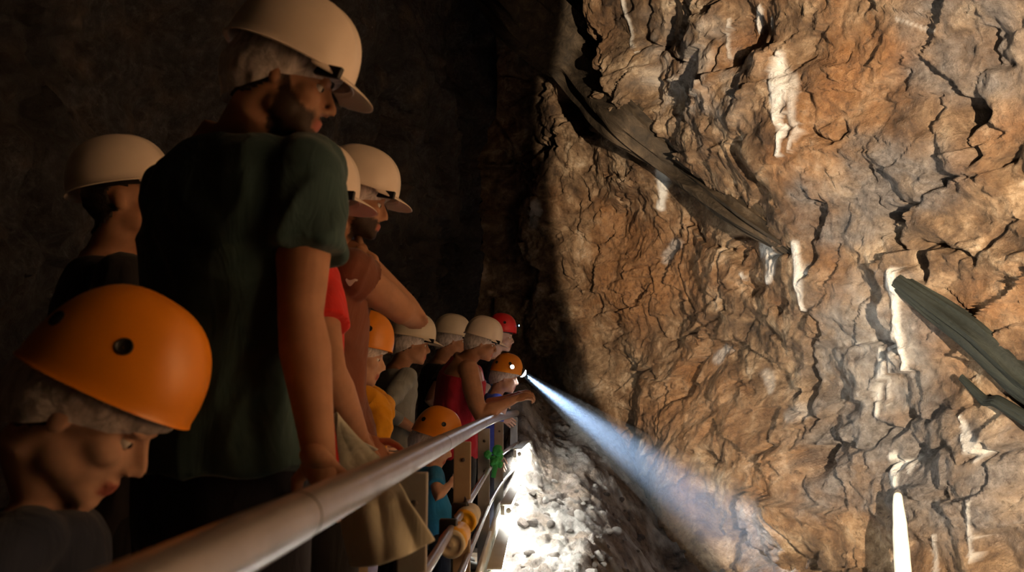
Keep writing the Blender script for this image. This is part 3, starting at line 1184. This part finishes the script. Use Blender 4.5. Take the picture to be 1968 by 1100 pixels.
def add_hand(mb, w, d, n, thumb_side, k, curl=.5, spread=.10):
    """palm, four fingers of different length, thumb from the side of the palm"""
    d = d.normalized()
    n = (n - d * n.dot(d)).normalized()
    wd = d.cross(n)
    if thumb_side.dot(wd) < 0:
        wd = -wd
    Mx = Matrix((d, wd, n)).transposed()
    pm_ = MB()
    pm_.ball(w + d * .048 * k, (.052 * k, .041 * k, .017 * k), Mx, 18, 12)
    pm_.ball(w + d * .03 * k + wd * .026 * k + n * .006 * k, (.034 * k, .018 * k, .016 * k), Mx, 12, 8)
    pm_.tube([w - d * .03 * k, w + d * .02 * k], [(.021 * k, .028 * k), (.019 * k, .033 * k)], 14, up=n)
    me = remesh(pm_, .005 * k, 3, 'palm')
    mb.add([tuple(c) for c in coords(me)], [tuple(p.vertices) for p in me.polygons])
    bpy.data.meshes.remove(me)
    for off, L, kn in ((.030, .072, .088), (.010, .082, .094), (-.011, .076, .091), (-.031, .058, .082)):
        p = w + d * kn * k * .95 + wd * off * k * 1.0
        a = curl * .55
        pts, rd = [w + d * kn * k * .6 + wd * off * k * .9, p], [.0085 * k, .0095 * k]
        fd = (d + wd * off * spread * 10).normalized()
        for seg, r_ in ((.46, .0088), (.31, .008), (.25, .0068)):
            dirn = (fd * math.cos(a) + n * math.sin(a)).normalized()
            p = p + dirn * (L * seg * k)
            pts.append(p)
            rd.append(r_ * k)
            a += curl * .85
        mb.tube(pts, rd, 10)
    t0 = w + d * .025 * k + wd * .030 * k + n * .006 * k
    t1 = t0 + (d * .62 + wd * .62 + n * .35).normalized() * .036 * k
    t2 = t1 + (d * .85 + wd * .15 + n * .5 * (0.5 + curl)).normalized() * .030 * k
    t3 = t2 + (d * .85 - wd * .15 * curl + n * .5 * (.5 + curl)).normalized() * .022 * k
    mb.tube([t0, t1, t2, t3], [.013 * k, .0115 * k, .0098 * k, .008 * k], 12)


def pick_faces(me, mask, offset, name, noise_amp=0.0, noise_sc=60):
    """shell lifted off the part of a mesh where mask is true"""
    P, N = coords(me), normals(me)
    fs = []
    used = {}
    for p in me.polygons:
        vs = list(p.vertices)
        if all(mask[v] for v in vs):
            fs.append([used.setdefault(v, len(used)) for v in vs])
    if not fs:
        return None
    idx = np.array(list(used.keys()))
    off = np.full(len(idx), offset)
    if noise_amp:
        off = off + noise_amp * fbm(P[idx] * noise_sc, 2, 9)
    out = bpy.data.meshes.new(name)
    out.from_pydata((P[idx] + N[idx] * off[:, None]).tolist(), [], fs)
    out.update()

    def st(o):
        s_ = o.modifiers.new('s', 'SOLIDIFY')
        s_.thickness = max(.004, offset)
        s_.offset = -1
    return mods_applied(out, st)


TORSO = [(-.30, .115, .080), (-.14, .155, .108), (0, .165, .112), (.20, .150, .102), (.45, .155, .108), (.65, .170, .118), (.80, .178, .112), (.90, .165, .092), (.97, .105, .072), (1.03, .062, .060)]


def person(label, H, pelvis, neck, az_p, az_c, head, head_az, pitch=0, roll=0, voxel=.008, skin='skin', shirt='teal', sleeve=.55, tank=False, hem=-.17,
           legs='denim', shorts=False, hat=('peaked', 'helmet_white'), hat_tilt=0, net=True, beard=False, hair='hair', armR=None, armL=None, girth=1.0, sloppy=.02, group='visitors on the walkway',
           fold=.006, eyes=True, shoulder=1.0, hs=None, sleeve_mat=None, fold_seed=0):
    k = H / 1.75
    hs = hs or (.55 + .45 * k)
    root_p = Vector((pelvis.x, pelvis.y, 0))
    root = empty('person', root_p)
    tag(root, label, 'person', group)
    pelvis, neck, head = pelvis - root_p, neck - root_p, head - root_p
    Fp, Fc = frame(az_p), frame(az_c)
    spine = neck - pelvis
    mid = (pelvis + neck) / 2 - Fc @ Vector((.03 * k, 0, 0))

    def sp(t):
        if t < 0:
            return pelvis + Vector((0, 0, 1)) * t * spine.length
        if t > 1:
            return neck + (head - neck).normalized() * (t - 1) * spine.length
        return pelvis * (1 - t) ** 2 + mid * 2 * t * (1 - t) + neck * t * t

    def torso(mb, grow, t0, t1, loose=0, cut=None, pad=1.0):
        rings = []
        ts = sorted(set([t0, t1] + [t for t, _, _ in TORSO if t0 < t < t1] + [t0 + (t1 - t0) * i / 14 for i in range(15)]))
        for t in ts:
            a = np.interp(t, [q[0] for q in TORSO], [q[1] for q in TORSO]) * k * girth * pad + grow
            b = np.interp(t, [q[0] for q in TORSO], [q[2] for q in TORSO]) * k * girth + grow
            if shoulder != 1.0:
                a *= 1 + (shoulder - 1) * max(0, min(1, (t - .3) / .4))
            a += loose * max(0, 1 - abs(t - .0) / .5)
            b += loose * max(0, 1 - abs(t - .0) / .5)
            c = sp(t)
            az = az_p + (az_c - az_p) * max(0, min(1, t))
            Fm = frame(az)
            ax = (sp(min(t + .05, 1.2)) - sp(t - .05)).normalized()
            lat = Fm @ Vector((0, 1, 0))
            lat = (lat - ax * lat.dot(ax)).normalized()
            fw = lat.cross(ax)
            ring = []
            for j in range(28):
                g = 2 * math.pi * j / 28
                cc, ss = math.cos(g), math.sin(g)
                q = (abs(cc) ** 2.5 + abs(ss) ** 2.5) ** (-1 / 2.5)
                ring.append(c + fw * (b * cc * q) + lat * (a * ss * q))
            rings.append(ring)
        mb.rings(rings)

    # arms
    arms = []
    lat = Fc @ Vector((0, 1, 0))
    for side, spec in ((-1, armR), (1, armL)):
        sh = sp(.86) + lat * (side * .178 * k * shoulder)
        spec = spec or {}
        l1, l2 = .30 * k, .265 * k
        wr_ = spec['wrist'] - root_p if 'wrist' in spec else sh + Vector((0, 0, -.54 * k)) + Fc @ Vector((.06, side * .05, 0)) * k
        hint = spec.get('hint', Fc @ Vector((-1, side * .4, 0)))
        el, wr_ = ik(sh, wr_, l1, l2, hint)
        arms.append((side, sh, el, wr_, spec))

    # body: one continuous surface
    mb = MB()
    torso(mb, 0, -.28, 1.0)
    Hm = frame(head_az, pitch, roll)

    def hp(x, y, z):
        return head + Hm @ (Vector((x, y, z)) * hs)
    for side, sh, el, wr_, spec in arms:
        mb.ball(sh, (.060 * k, .060 * k, .062 * k))
        e2 = el.lerp(wr_, .25)
        mb.tube([sh, sh.lerp(el, .4), sh.lerp(el, .8), el, e2, el.lerp(wr_, .6), wr_, wr_ + (wr_ - el).normalized() * .02 * k],
                [.054 * k * girth, .052 * k * girth, .043 * k * girth, .041 * k, .044 * k * girth, .037 * k, .028 * k, .026 * k], 16)
    mb.tube([sp(.88), sp(.98), head + Hm @ Vector((-.028, 0, -.075)) * hs, head + Hm @ Vector((-.012, 0, -.02)) * hs], [.075 * k, .064 * k, .060 * hs, .060 * hs], 18)
    # head
    Bl = lambda c, r: mb.ball(hp(*c), tuple(q * hs for q in r), Hm, 20, 14)
    Bl((-.008, 0, .030), (.098, .077, .090))
    Bl((.032, 0, -.040), (.060, .061, .078))
    Bl((.078, 0, -.100), (.020, .026, .018))
    Bl((.055, 0, -.085), (.040, .040, .030))
    Bl((.052, 0, -.035), (.044, .046, .050))
    for s_ in (-1, 1):
        Bl((.018, s_ * .048, -.062), (.038, .018, .032))
        Bl((.056, s_ * .040, -.022), (.032, .026, .026))
        Bl((.080, s_ * .026, .024), (.018, .030, .011))
        Bl((.104, s_ * .011, -.036), (.009, .0075, .0075))
        Bl((-.008, s_ * .079, -.008), (.018, .009, .032))
    mb.tube([hp(.084, 0, .022), hp(.098, 0, 0), hp(.116, 0, -.022), hp(.1185, 0, -.031)], [.010 * hs, .0095 * hs, .009 * hs, .0075 * hs], 12)
    Bl((.093, 0, -.062), (.013, .024, .0075))
    Bl((.091, 0, -.075), (.013, .021, .0085))
    # legs
    feet = []
    for side in (-1, 1):
        hpj = pelvis + Fp @ Vector((0, side * .088 * k, -.02 * k))
        ft = Vector((hpj.x, hpj.y, .075 * k)) + Fp @ Vector((-.01, side * .02, 0))
        kn = hpj.lerp(ft, .5) + Fp @ Vector((.025 * k, 0, 0))
        mb.tube([hpj, hpj.lerp(kn, .5), kn, kn.lerp(ft, .35), ft], [.088 * k * girth, .078 * k * girth, .056 * k, .056 * k, .038 * k], 16)
        feet.append((hpj, kn, ft))
    bm_ = remesh(mb, voxel, 4, 'body', .45)
    hb = MB()
    for side, sh, el, wr_, spec in arms:
        d = spec.get('hand', (wr_ - el).normalized())
        n_ = spec.get('palm', lat * -side)
        th = spec.get('thumb', Fc @ Vector((1, 0, 0)))
        add_hand(hb, wr_, d, n_, th, k, spec.get('curl', .35))
    vb = coords(bm_)
    allm = MB()
    allm.v = [tuple(c) for c in vb]
    allm.f = [tuple(p.vertices) for p in bm_.polygons]
    allm.add(hb.v, hb.f)
    body = ob('body', allm.mesh('body'), M[skin], root)

    # shirt
    sb = MB()
    top = .80 if tank else .955
    torso(sb, .010 * k, hem, top, sloppy * k)
    if tank:
        torso(sb, .008 * k, .70, .97, 0, pad=.60)
    else:
        for side, sh, el, wr_, spec in arms:
            mbs = spec.get('sleeve', sleeve)
            sb.ball(sh + Vector((0, 0, .002)), (.072 * k, .072 * k, .066 * k))
            if mbs <= 1:
                e = sh.lerp(el, mbs)
                pts = [sh, sh.lerp(e, .5), e]
                rd = [.070 * k * girth, .070 * k * girth, .074 * k * girth]
            else:
                e = el.lerp(wr_, mbs - 1)
                pts = [sh, sh.lerp(el, .5), el, e]
                rd = [.068 * k, .062 * k, .055 * k, .046 * k]
            sb.tube(pts, rd, 20, dome=False)
    sm_ = remesh(sb, max(voxel, .0075), 5, 't_shirt', .5)
    P, N = coords(sm_), normals(sm_)
    if fold:
        q = P * np.array([9, 9, 3.0]) + 5.1 * fold_seed
        wv = perlin(P * 4 + fold_seed, 3)[:, None]
        f1 = 1 - np.abs(perlin(q + wv * 1.4, 50)) * 2.2
        dg = P * np.array([7, 7, 7]) @ np.array([[1, .3, .6], [-.2, 1, 0], [.7, .2, -.35]]).T
        f2 = 1 - np.abs(perlin(dg * np.array([1, 1, .4]) + wv, 51)) * 2.2
        P = P + N * ((fold * (f1 - .4) + fold * .7 * (f2 - .4)) * k)[:, None]
        setco(sm_, P)
    ts = ob('tank_top' if tank else 't_shirt', sm_, M[shirt], root)

    # trousers, shoes
    tb = MB()
    torso(tb, .009 * k, -.29, .14)
    for hpj, kn, ft in feet:
        e = kn.lerp(ft, .05) if shorts else ft + Vector((0, 0, .02 * k))
        pts = [hpj, hpj.lerp(kn, .5), kn] + ([] if shorts else [kn.lerp(ft, .5)]) + [e + (Vector((0, 0, -.03)) if shorts else Vector())]
        tb.tube(pts, [.101 * k * girth, .092 * k * girth, .080 * k] + ([] if shorts else [.070 * k]) + [.076 * k if shorts else .064 * k], 18, dome=False)
    tm = remesh(tb, max(voxel, .010), 4, 'trousers')
    P, N = coords(tm), normals(tm)
    setco(tm, P + N * (.005 * k * (1 - np.abs(perlin(P * np.array([8, 8, 5]), 61)) * 2.4))[:, None])
    ob('shorts' if shorts else 'trousers', tm, M[legs], root)
    for hpj, kn, ft in feet:
        s2 = MB()
        b0 = Vector((ft.x, ft.y, 0))
        sec = []
        for x, hw, hh in ((-.085, .026, .05), (-.07, .036, .085), (-.02, .040, .10), (.05, .043, .075), (.11, .047, .052), (.15, .042, .042), (.175, .024, .030)):
            sec.append([b0 + Fp @ Vector((x * k, hw * k * math.cos(g), max(0.0, hh * .5 * k + hh * .55 * k * math.sin(g)))) for g in [2 * math.pi * j / 16 for j in range(16)]])
        s2.rings(sec)
        ob('shoe', s2, M['shoe'], root, angle=.9)

    # face and hair, in the frame of the head
    Pb_ = coords(body.data)
    L = (Pb_ - np.array(head)) @ np.array(Hm) / hs
    x, y, z = L[:, 0], L[:, 1], L[:, 2]
    near = (np.linalg.norm(L - np.array([0, 0, 0]), axis=1) < .17)
    ear = (np.abs(y) > .074) & (np.abs(x + .008) < .026) & (z < .03)
    if hair:
        hm = near & ~ear & (z > np.interp(x, [-.1, -.05, -.005, .015, .03, .07], [-.075, -.062, -.02, .02, .045, .062]))
        q = pick_faces(body.data, hm, .006, 'hair', .003)
        if q:
            ob('hair', q, M[hair], root)
    face = np.zeros((len(L), 4))
    face[:, 1] = near * sstep(.082, .09, x) * sstep(.025, .019, np.abs(y)) * sstep(-.085, -.080, z) * sstep(-.056, -.060, z)
    if beard:
        wob = .010 * fbm(Pb_ * 60, 2, 4)
        lim = np.interp(x, [-.02, .005, .03, .06, .09, .12], [.0, .02, -.026, -.044, -.047, -.047]) + wob
        face[:, 0] = near * sstep(-.004, .008, x + wob) * sstep(lim + .006, lim - .008, z) * sstep(-.150, -.125, z) * (1 - face[:, 1])
        face[:, 0] *= 1 - (np.abs(z + .040) < .011) * (x > .098)
    fa = body.data.color_attributes.new('face', 'FLOAT_COLOR', 'POINT')
    fa.data.foreach_set('color', face.ravel())
    if beard:
        eb = MB()
        for s_ in (-1, 1):
            eb.tube([hp(.092, s_ * .012, .026), hp(.092, s_ * .028, .032), hp(.078, s_ * .048, .026)], [.004 * hs, .0048 * hs, .003 * hs], 8)
        ob('eyebrows', eb, M['hair'], root)
    if eyes:
        for s_ in (-1, 1):
            e = ob('eye', MB().ball(hp(.0735, s_ * .031, .003), (.0118 * hs,) * 3, Hm, 14, 10), M['eye'], root)
            for e0, e1 in ((22, 88), (-88, -38)):
                lid = MB().rings([[hp(.0735 + .0134 * math.cos(math.radians(e_)) * math.cos(g), s_ * .031 + .0134 * math.cos(math.radians(e_)) * math.sin(g), .003 + .0134 * math.sin(math.radians(e_)))
                                   for g in np.linspace(0, 2 * math.pi, 20, endpoint=False)] for e_ in np.linspace(e0, e1, 6)], False, False)
                ob('eyelid', lid, M[skin], e)
            ob('iris', MB().ball(hp(.0825, s_ * .031, .002), (.0052 * hs, .0058 * hs, .0058 * hs), Hm, 10, 8), M['iris'], e)
    hmx = Matrix.Translation(hp(-.004, 0, .046)) @ (Hm @ Matrix.Rotation(math.radians(hat_tilt), 3, 'Y')).to_4x4() @ Matrix.Scale(hs, 4)
    hobj = helmet(root, hat[0], M[hat[1]], hmx) if hat else None
    if net:
        rings = []
        n_ = 72
        for i in range(13):
            t = i / 12
            ring = []
            for j in range(n_):
                g = 2 * math.pi * j / n_
                c, s_ = math.cos(g), math.sin(g)
                low = .030 * max(0, c) ** 1.5 - .012 * (1 - abs(c)) - .088 * max(0, -c) ** .8
                z_ = .068 * (1 - t) + low * t
                bul = 1 + (.07 + .10 * max(0, -c)) * math.sin(math.pi * min(1, t * 1.05)) - .07 * t ** 4
                ring.append(Vector((.112 * bul * c - .006, .090 * bul * s_, z_)))
            rings.append(ring)
        nb = MB().rings(rings, False, False)
        nm = nb.mesh('hair_net')
        P = coords(nm)
        N = normals(nm)
        P = P + N * (.006 * fbm(P * np.array([40, 40, 16]) + H, 3, 5))[:, None]
        setco(nm, P)
        no = ob('hair_net', nm, M['net'], root)
        no.matrix_local = Matrix.Translation(head) @ Hm.to_4x4() @ Matrix.Scale(hs, 4)
    return dict(root=root, hp=lambda *a: hp(*a) + root_p, Hm=Hm, helmet=hobj, sp=lambda t: sp(t) + root_p, shirt=ts, arms=arms, hmx=hmx)


V3 = Vector

# tall man in dark teal
p1 = person('tall bearded man in dark teal t-shirt and white peaked helmet', 1.78, W(425, 925, 1.60), W(470, 262, 1.60), 62, 66, W(548, 156, 1.52), 14, pitch=18, roll=4, voxel=.0055,
            shirt='teal', sleeve=.60, legs='denim', beard=True, hat_tilt=3, fold=.010, hem=.05, sloppy=.035, girth=1.06, hs=.93,
            armR=dict(wrist=W(616, 908, 1.42), hint=V3((-.6, -.7, 0)), hand=V3((.1, .85, -.45)), palm=V3((-.2, -.4, -1)), thumb=V3((-1, 0, 0)), curl=.8),
            armL=dict(wrist=W(560, 905, 1.80), hint=V3((-1, .2, -.2))))
# red shirt, mostly behind him
p5 = person('visitor in red t-shirt and white helmet standing behind the teal shirt', 1.66, W(592, 925, 2.12), W(550, 492, 2.12), 40, 40, W(588, 400, 2.10), 18, pitch=8, shirt='red', legs='black_trousers',
            hem=-.22, armR=dict(wrist=W(690, 842, 2.05), hint=V3((.2, -.9, -.4)), palm=V3((-.2, 0, -1)), curl=.7), armL=dict(wrist=W(700, 850, 2.3), hint=V3((-.3, .8, -.4))), fold_seed=2)
# brown shirt
p4 = person('bearded man in brown t-shirt and white helmet, one elbow raised', 1.84, W(622, 860, 2.62), W(624, 482, 2.55), 40, 42, W(684, 388, 2.50), 16, pitch=13, roll=2, voxel=.0065, hs=.93, shirt='brown', legs='khaki',
            beard=True, hem=-.10, sleeve=.42, fold=.008, fold_seed=3,
            armR=dict(wrist=W(700, 496, 2.52), hint=V3((.55, .80, -.35)), hand=V3((-.7, .1, .35)), palm=V3((-.1, .6, .5)), thumb=V3((-.3, 0, 1)), curl=.6, sleeve=.22),
            armL=dict(wrist=W(640, 865, 2.75), hint=V3((-.5, .7, -.2))))
# left, behind the tall man
p2 = person('visitor in dark clothes and white helmet behind the orange helmeted child', 1.74, W(215, 960, 2.05), W(210, 490, 2.05), 40, 40, W(242, 392, 2.02), 20, pitch=-13, hs=.92, shirt='charcoal', legs='black_trousers', net=False,
            armR=dict(wrist=W(245, 960, 1.95)), fold_seed=4)
# child with big orange helmet
p3 = person('child in navy top and orange helmet bowing the head', 1.26, W(95, 1330, 1.22), W(95, 965, 1.24), 25, 22, W(172, 795, 1.22), 12, pitch=36, voxel=.006, shirt='navy', sleeve=.7, legs='denim', hat=('bowl', 'helmet_orange'),
            hat_tilt=-6, hs=1.0, skin='skin_pale', hair='hair_brown', armR=dict(wrist=W(20, 1230, 1.10), hint=V3((-.2, -.8, -.5))), fold_seed=5)
# orange-yellow child behind the brown shirt
p6 = person('child in yellow and lavender with orange helmet beside the brown shirt', 1.30, W(688, 905, 3.2), W(676, 742, 3.2), 20, 20, W(692, 685, 3.2), 12, pitch=14, shirt='lavender', sleeve=.6, legs='lavender', hat=('bowl', 'helmet_orange'),
            skin='skin_pale', hair='hair_brown', fold_seed=6, hs=.92, armR=dict(wrist=W(715, 865, 3.1)))
tb = MB()
c6 = p6['sp'](.93) - p6['root'].location
tb.tube([c6 + V3((.02, -.10, .02)), c6 + V3((.10, -.12, -.04)), c6 + V3((.13, -.06, -.09)), c6 + V3((.12, .05, -.05)), c6 + V3((0, .12, .02)), c6 + V3((-.09, 0, .05)), c6 + V3((0, -.11, .03))], [.035, .05, .06, .05, .04, .035, .035], 14)
tb.tube([c6 + V3((.12, -.10, -.05)), c6 + V3((.14, -.12, -.14)), c6 + V3((.12, -.12, -.22))], [.05, .055, .04], 14)
sm_ = remesh(tb, .008, 4, 'scarf')
P = coords(sm_)
setco(sm_, P + normals(sm_) * (.012 * fbm(P * 14, 2, 4))[:, None])
ob('scarf', sm_, M['yellow_cloth'], p6['root'], label='orange-yellow scarf')
p7 = person('visitor in grey top and cream helmet behind the yellow scarf', 1.50, W(760, 870, 4.5), W(765, 705, 4.5), 30, 30, W(792, 662, 4.47), 15, pitch=10, shirt='grey_cloth', legs='charcoal', hat=('peaked', 'helmet_cream'), fold_seed=7,
            armR=dict(wrist=W(795, 825, 4.35), sleeve=1.5), hs=.90, sleeve=1.6)
p8 = person('visitor in dark clothes and cream helmet behind the red tank top', 1.60, W(835, 850, 5.75), W(845, 695, 5.75), 30, 30, W(868, 655, 5.72), 18, pitch=8, shirt='charcoal', legs='charcoal', hat=('peaked', 'helmet_cream'), fold_seed=8, sleeve=.5,
            armR=dict(wrist=W(870, 800, 5.6)))
p9 = person('small child in bright blue with orange helmet just behind the handrail', 1.0, W(838, 1000, 4.0), W(824, 892, 4.0), 25, 25, W(832, 853, 4.0), 10, pitch=22, shirt='blue', legs='navy', hat=('bowl', 'helmet_orange'), fold_seed=9,
            hem=-.5, sloppy=.05, hs=.90, skin='skin_pale', hair='hair_brown', armR=dict(wrist=W(866, 930, 3.9)))
# man in the red tank top leaning on the rail
p10 = person('man in crimson tank top and white helmet leaning his forearms on the handrail', 1.74, W(872, 852, 5.15), W(896, 690, 5.10), 18, 14, W(926, 660, 5.05), 8, pitch=16, roll=2, voxel=.0065, shirt='crimson', tank=True, legs='black_trousers', skin='skin', girth=1.22, hs=.86, shoulder=1.06,
             armR=dict(wrist=W(988, 768, 4.98), hint=V3((-.25, -.45, -.9)), hand=V3((.9, .2, .28)), palm=V3((-.1, .5, -.8)), thumb=V3((0, 0, 1)), curl=.85),
             armL=dict(wrist=W(992, 762, 5.28), hint=V3((-.2, .5, -.9)), hand=V3((.9, -.35, .2)), palm=V3((0, -.6, -.8)), thumb=V3((0, 0, 1)), curl=.85), fold_seed=10, sloppy=.01)
r0 = p10['root'].location
stp = MB()
pts = []
for t_ in np.linspace(0, 1, 14):
    u = .05 + .70 * t_
    c = p10['sp'](u) - r0
    az = math.radians(-150 + 165 * t_)
    pts.append(c + Vector((math.cos(az) * .15, math.sin(az) * .195, 0)))
stp.tube(pts, [(.004, .019)] * 14, 10, up=(0, -1, 0))
ob('bag_strap', stp, M['strap'], p10['root'], label='black bag strap')
# red helmet beyond him
p11 = person('visitor in dark top and red helmet beyond the crimson tank top', 1.62, W(930, 850, 6.2), W(945, 686, 6.2), 15, 15, W(962, 648, 6.17), 8, pitch=8, shirt='navy', legs='denim', hat=('bowl', 'helmet_red'), net=False, skin='skin_pale', fold_seed=11, hs=.9,
             armR=dict(wrist=W(965, 800, 6.05)))
# child with the headlamp
p12 = person('child in blue top with lit headlamp on orange helmet at the end of the handrail', 1.30, W(936, 860, 5.75), W(954, 756, 5.75), 10, 10, W(971, 726, 5.73), 4, pitch=14, shirt='royal', legs='denim', hat=('bowl', 'helmet_orange'), skin='skin_pale', hair='hair_brown', fold_seed=12, hs=.85,
             armR=dict(wrist=W(972, 778, 5.6)))


def headlamp(p, loc, fwd, r, m, name='headlamp'):
    """lamp on a helmet: casing and glowing lens"""
    rp = p['root'].location
    f = fwd.normalized()
    h = ob(name, MB().lathe(loc - rp - f * .03, f, [(0, r * .5), (.004, r * .85), (.02, r), (.034, r * 1.1), (.036, r * .95)], 20), M['black_plastic'], p['root'])
    ob('lens', MB().lathe(loc - rp, f, [(.002, r * .95), (.3 * r, r * .9), (.6 * r, r * .65), (.8 * r, r * .3), (.84 * r, r * .05)], 20), m, h)
    return h


LAMP = p12['hp'](.128, 0, .074)
beam_to = hit(1470, 1062)
beam_dir = (beam_to - LAMP).normalized()
headlamp(p12, LAMP, beam_dir, .034, M['lamp_glow'])
side_d = Vector((.25, -.95, .05))
headlamp(p12, p12['hp'](.03, -.115, .095), side_d, .016, M['lamp_glow'], 'side_lamp')
headlamp(p11, p11['hp'](.142, 0, .12), Vector((.6, -.8, .1)), .009, M['blue_led'], 'led_lamp')

bl = bpy.data.lights.new('headlamp_beam', 'SPOT')
bl.energy = BEAM_W
bl.color = BEAM_COL
bl.spot_size = math.radians(17)
bl.spot_blend = 1.0
bl.shadow_soft_size = .012
blo = bpy.data.objects.new('headlamp_beam', bl)
link(blo)
blo.location = LAMP + beam_dir * .04
blo.rotation_euler = beam_dir.to_track_quat('-Z', 'Y').to_euler()

# dusty air that the beam crosses
Lb = (beam_to - LAMP).length
hz = MB().lathe(LAMP + beam_dir * .032, beam_dir, [(0, .02), (Lb * .25, .02 + Lb * .25 * .17), (Lb * .6, .02 + Lb * .6 * .17), (Lb * .93, .02 + Lb * .93 * .17)], 32)
t = NT('dusty_air')
t.t.nodes.remove(t.b)
vs = t.n('ShaderNodeVolumeScatter')
vs.inputs['Color'].default_value = (.9, .95, 1, 1)
vs.inputs['Anisotropy'].default_value = .1
nz_ = t.noise(2.2, 3)
t.l(t.math('MULTIPLY', t.ramp(nz_, [(.3, (.6, .6, .6)), (.7, (1, 1, 1))]), .26), vs.inputs['Density'])
t.l(vs.outputs[0], t.t.nodes['Material Output'].inputs['Volume'])
ob('dust_haze', hz, t.m, label='dusty air lit by the headlamp beam', cat='haze', kind='stuff')

# white mark on the brown shirt
lg = MB()
bv = BVHTree.FromPolygons([v.co + p4['root'].location for v in p4['shirt'].data.vertices], [tuple(p.vertices) for p in p4['shirt'].data.polygons])


def on_shirt(px, py):
    loc, nrm, _, _ = bv.ray_cast(CAM, ray(px, py))
    if loc is None:
        return None
    if nrm.dot(ray(px, py)) > 0:
        nrm = -nrm
    return loc + nrm * .002 - p4['root'].location


rows = []
for t_ in np.linspace(0, 1, 9):
    cx_, cy_ = 666 + 22 * t_, 536 + 8 * t_ + 5 * math.sin(t_ * 5)
    hw = 1.5 + 4.5 * math.sin(math.pi * min(1, t_ * 1.1)) ** 1.2
    a, b = on_shirt(cx_, cy_ - hw), on_shirt(cx_ - 2, cy_ + hw)
    if a and b:
        rows.append([a, b])
if len(rows) > 1:
    lg.rings(rows, False, False, closed=False)
    ob('chest_emblem', lg, M['white_print'], p4['root'], label='small white emblem')

# ------------------------------------------------------------------ cream cloth bag hanging by the railing
LEFT = [(640, 795), (648, 850), (655, 900), (660, 960), (664, 1020), (676, 1090)]
RIGHT = [(650, 812), (688, 852), (745, 905), (775, 945), (805, 990), (832, 1038)]
nr, nc = 48, 40
rows = []
for i in range(nr):
    u = i / (nr - 1)
    lx = [np.interp(u, np.linspace(0, 1, 6), [p[q] for p in LEFT]) for q in (0, 1)]
    rgx = [np.interp(u, np.linspace(0, 1, 6), [p[q] for p in RIGHT]) for q in (0, 1)]
    d0 = 1.85 - .40 * min(1, u * 1.5)
    row = []
    for j in range(nc):
        v = j / (nc - 1)
        f = math.sin(math.pi * v)
        wv = .008 * u * math.sin(8 * v - 5 * u) + .004 * math.sin(19 * v + 6 * u) * u + .004 * math.sin(9 * u + 4 * v)
        row.append(W(lx[0] + (rgx[0] - lx[0]) * v, lx[1] + (rgx[1] - lx[1]) * v + 16 * f * u ** 3, d0 - .03 * f * u + wv))
    rows.append(row)
back = []
bc = rows[nr // 2][nc // 2].copy()
bg = MB().rings([[p - bc for p in r] for r in rows], False, False, closed=False)


def st_(o):
    m = o.modifiers.new('s', 'SOLIDIFY')
    m.thickness = .012
    m.offset = -1
    m = o.modifiers.new('v', 'SUBSURF')
    m.levels = 1


bgm = mods_applied(bg.mesh('cloth_bag'), st_)
be = empty('cloth_bag', bc)
tag(be, 'cream cloth bag hanging behind the handrail against the first post', 'bag')
ob('pouch', bgm, M['cream_cloth'], be)
hd = p5['arms'][0][3] + p5['root'].location
ob('handle', MB().tube([rows[0][nc // 2] - bc, (rows[0][nc // 2] + hd) / 2 - bc + Vector((0, 0, -.02)), hd + Vector((.04, 0, -.03)) - bc], [(.003, .012)] * 3, 10), M['cream_cloth'], be)
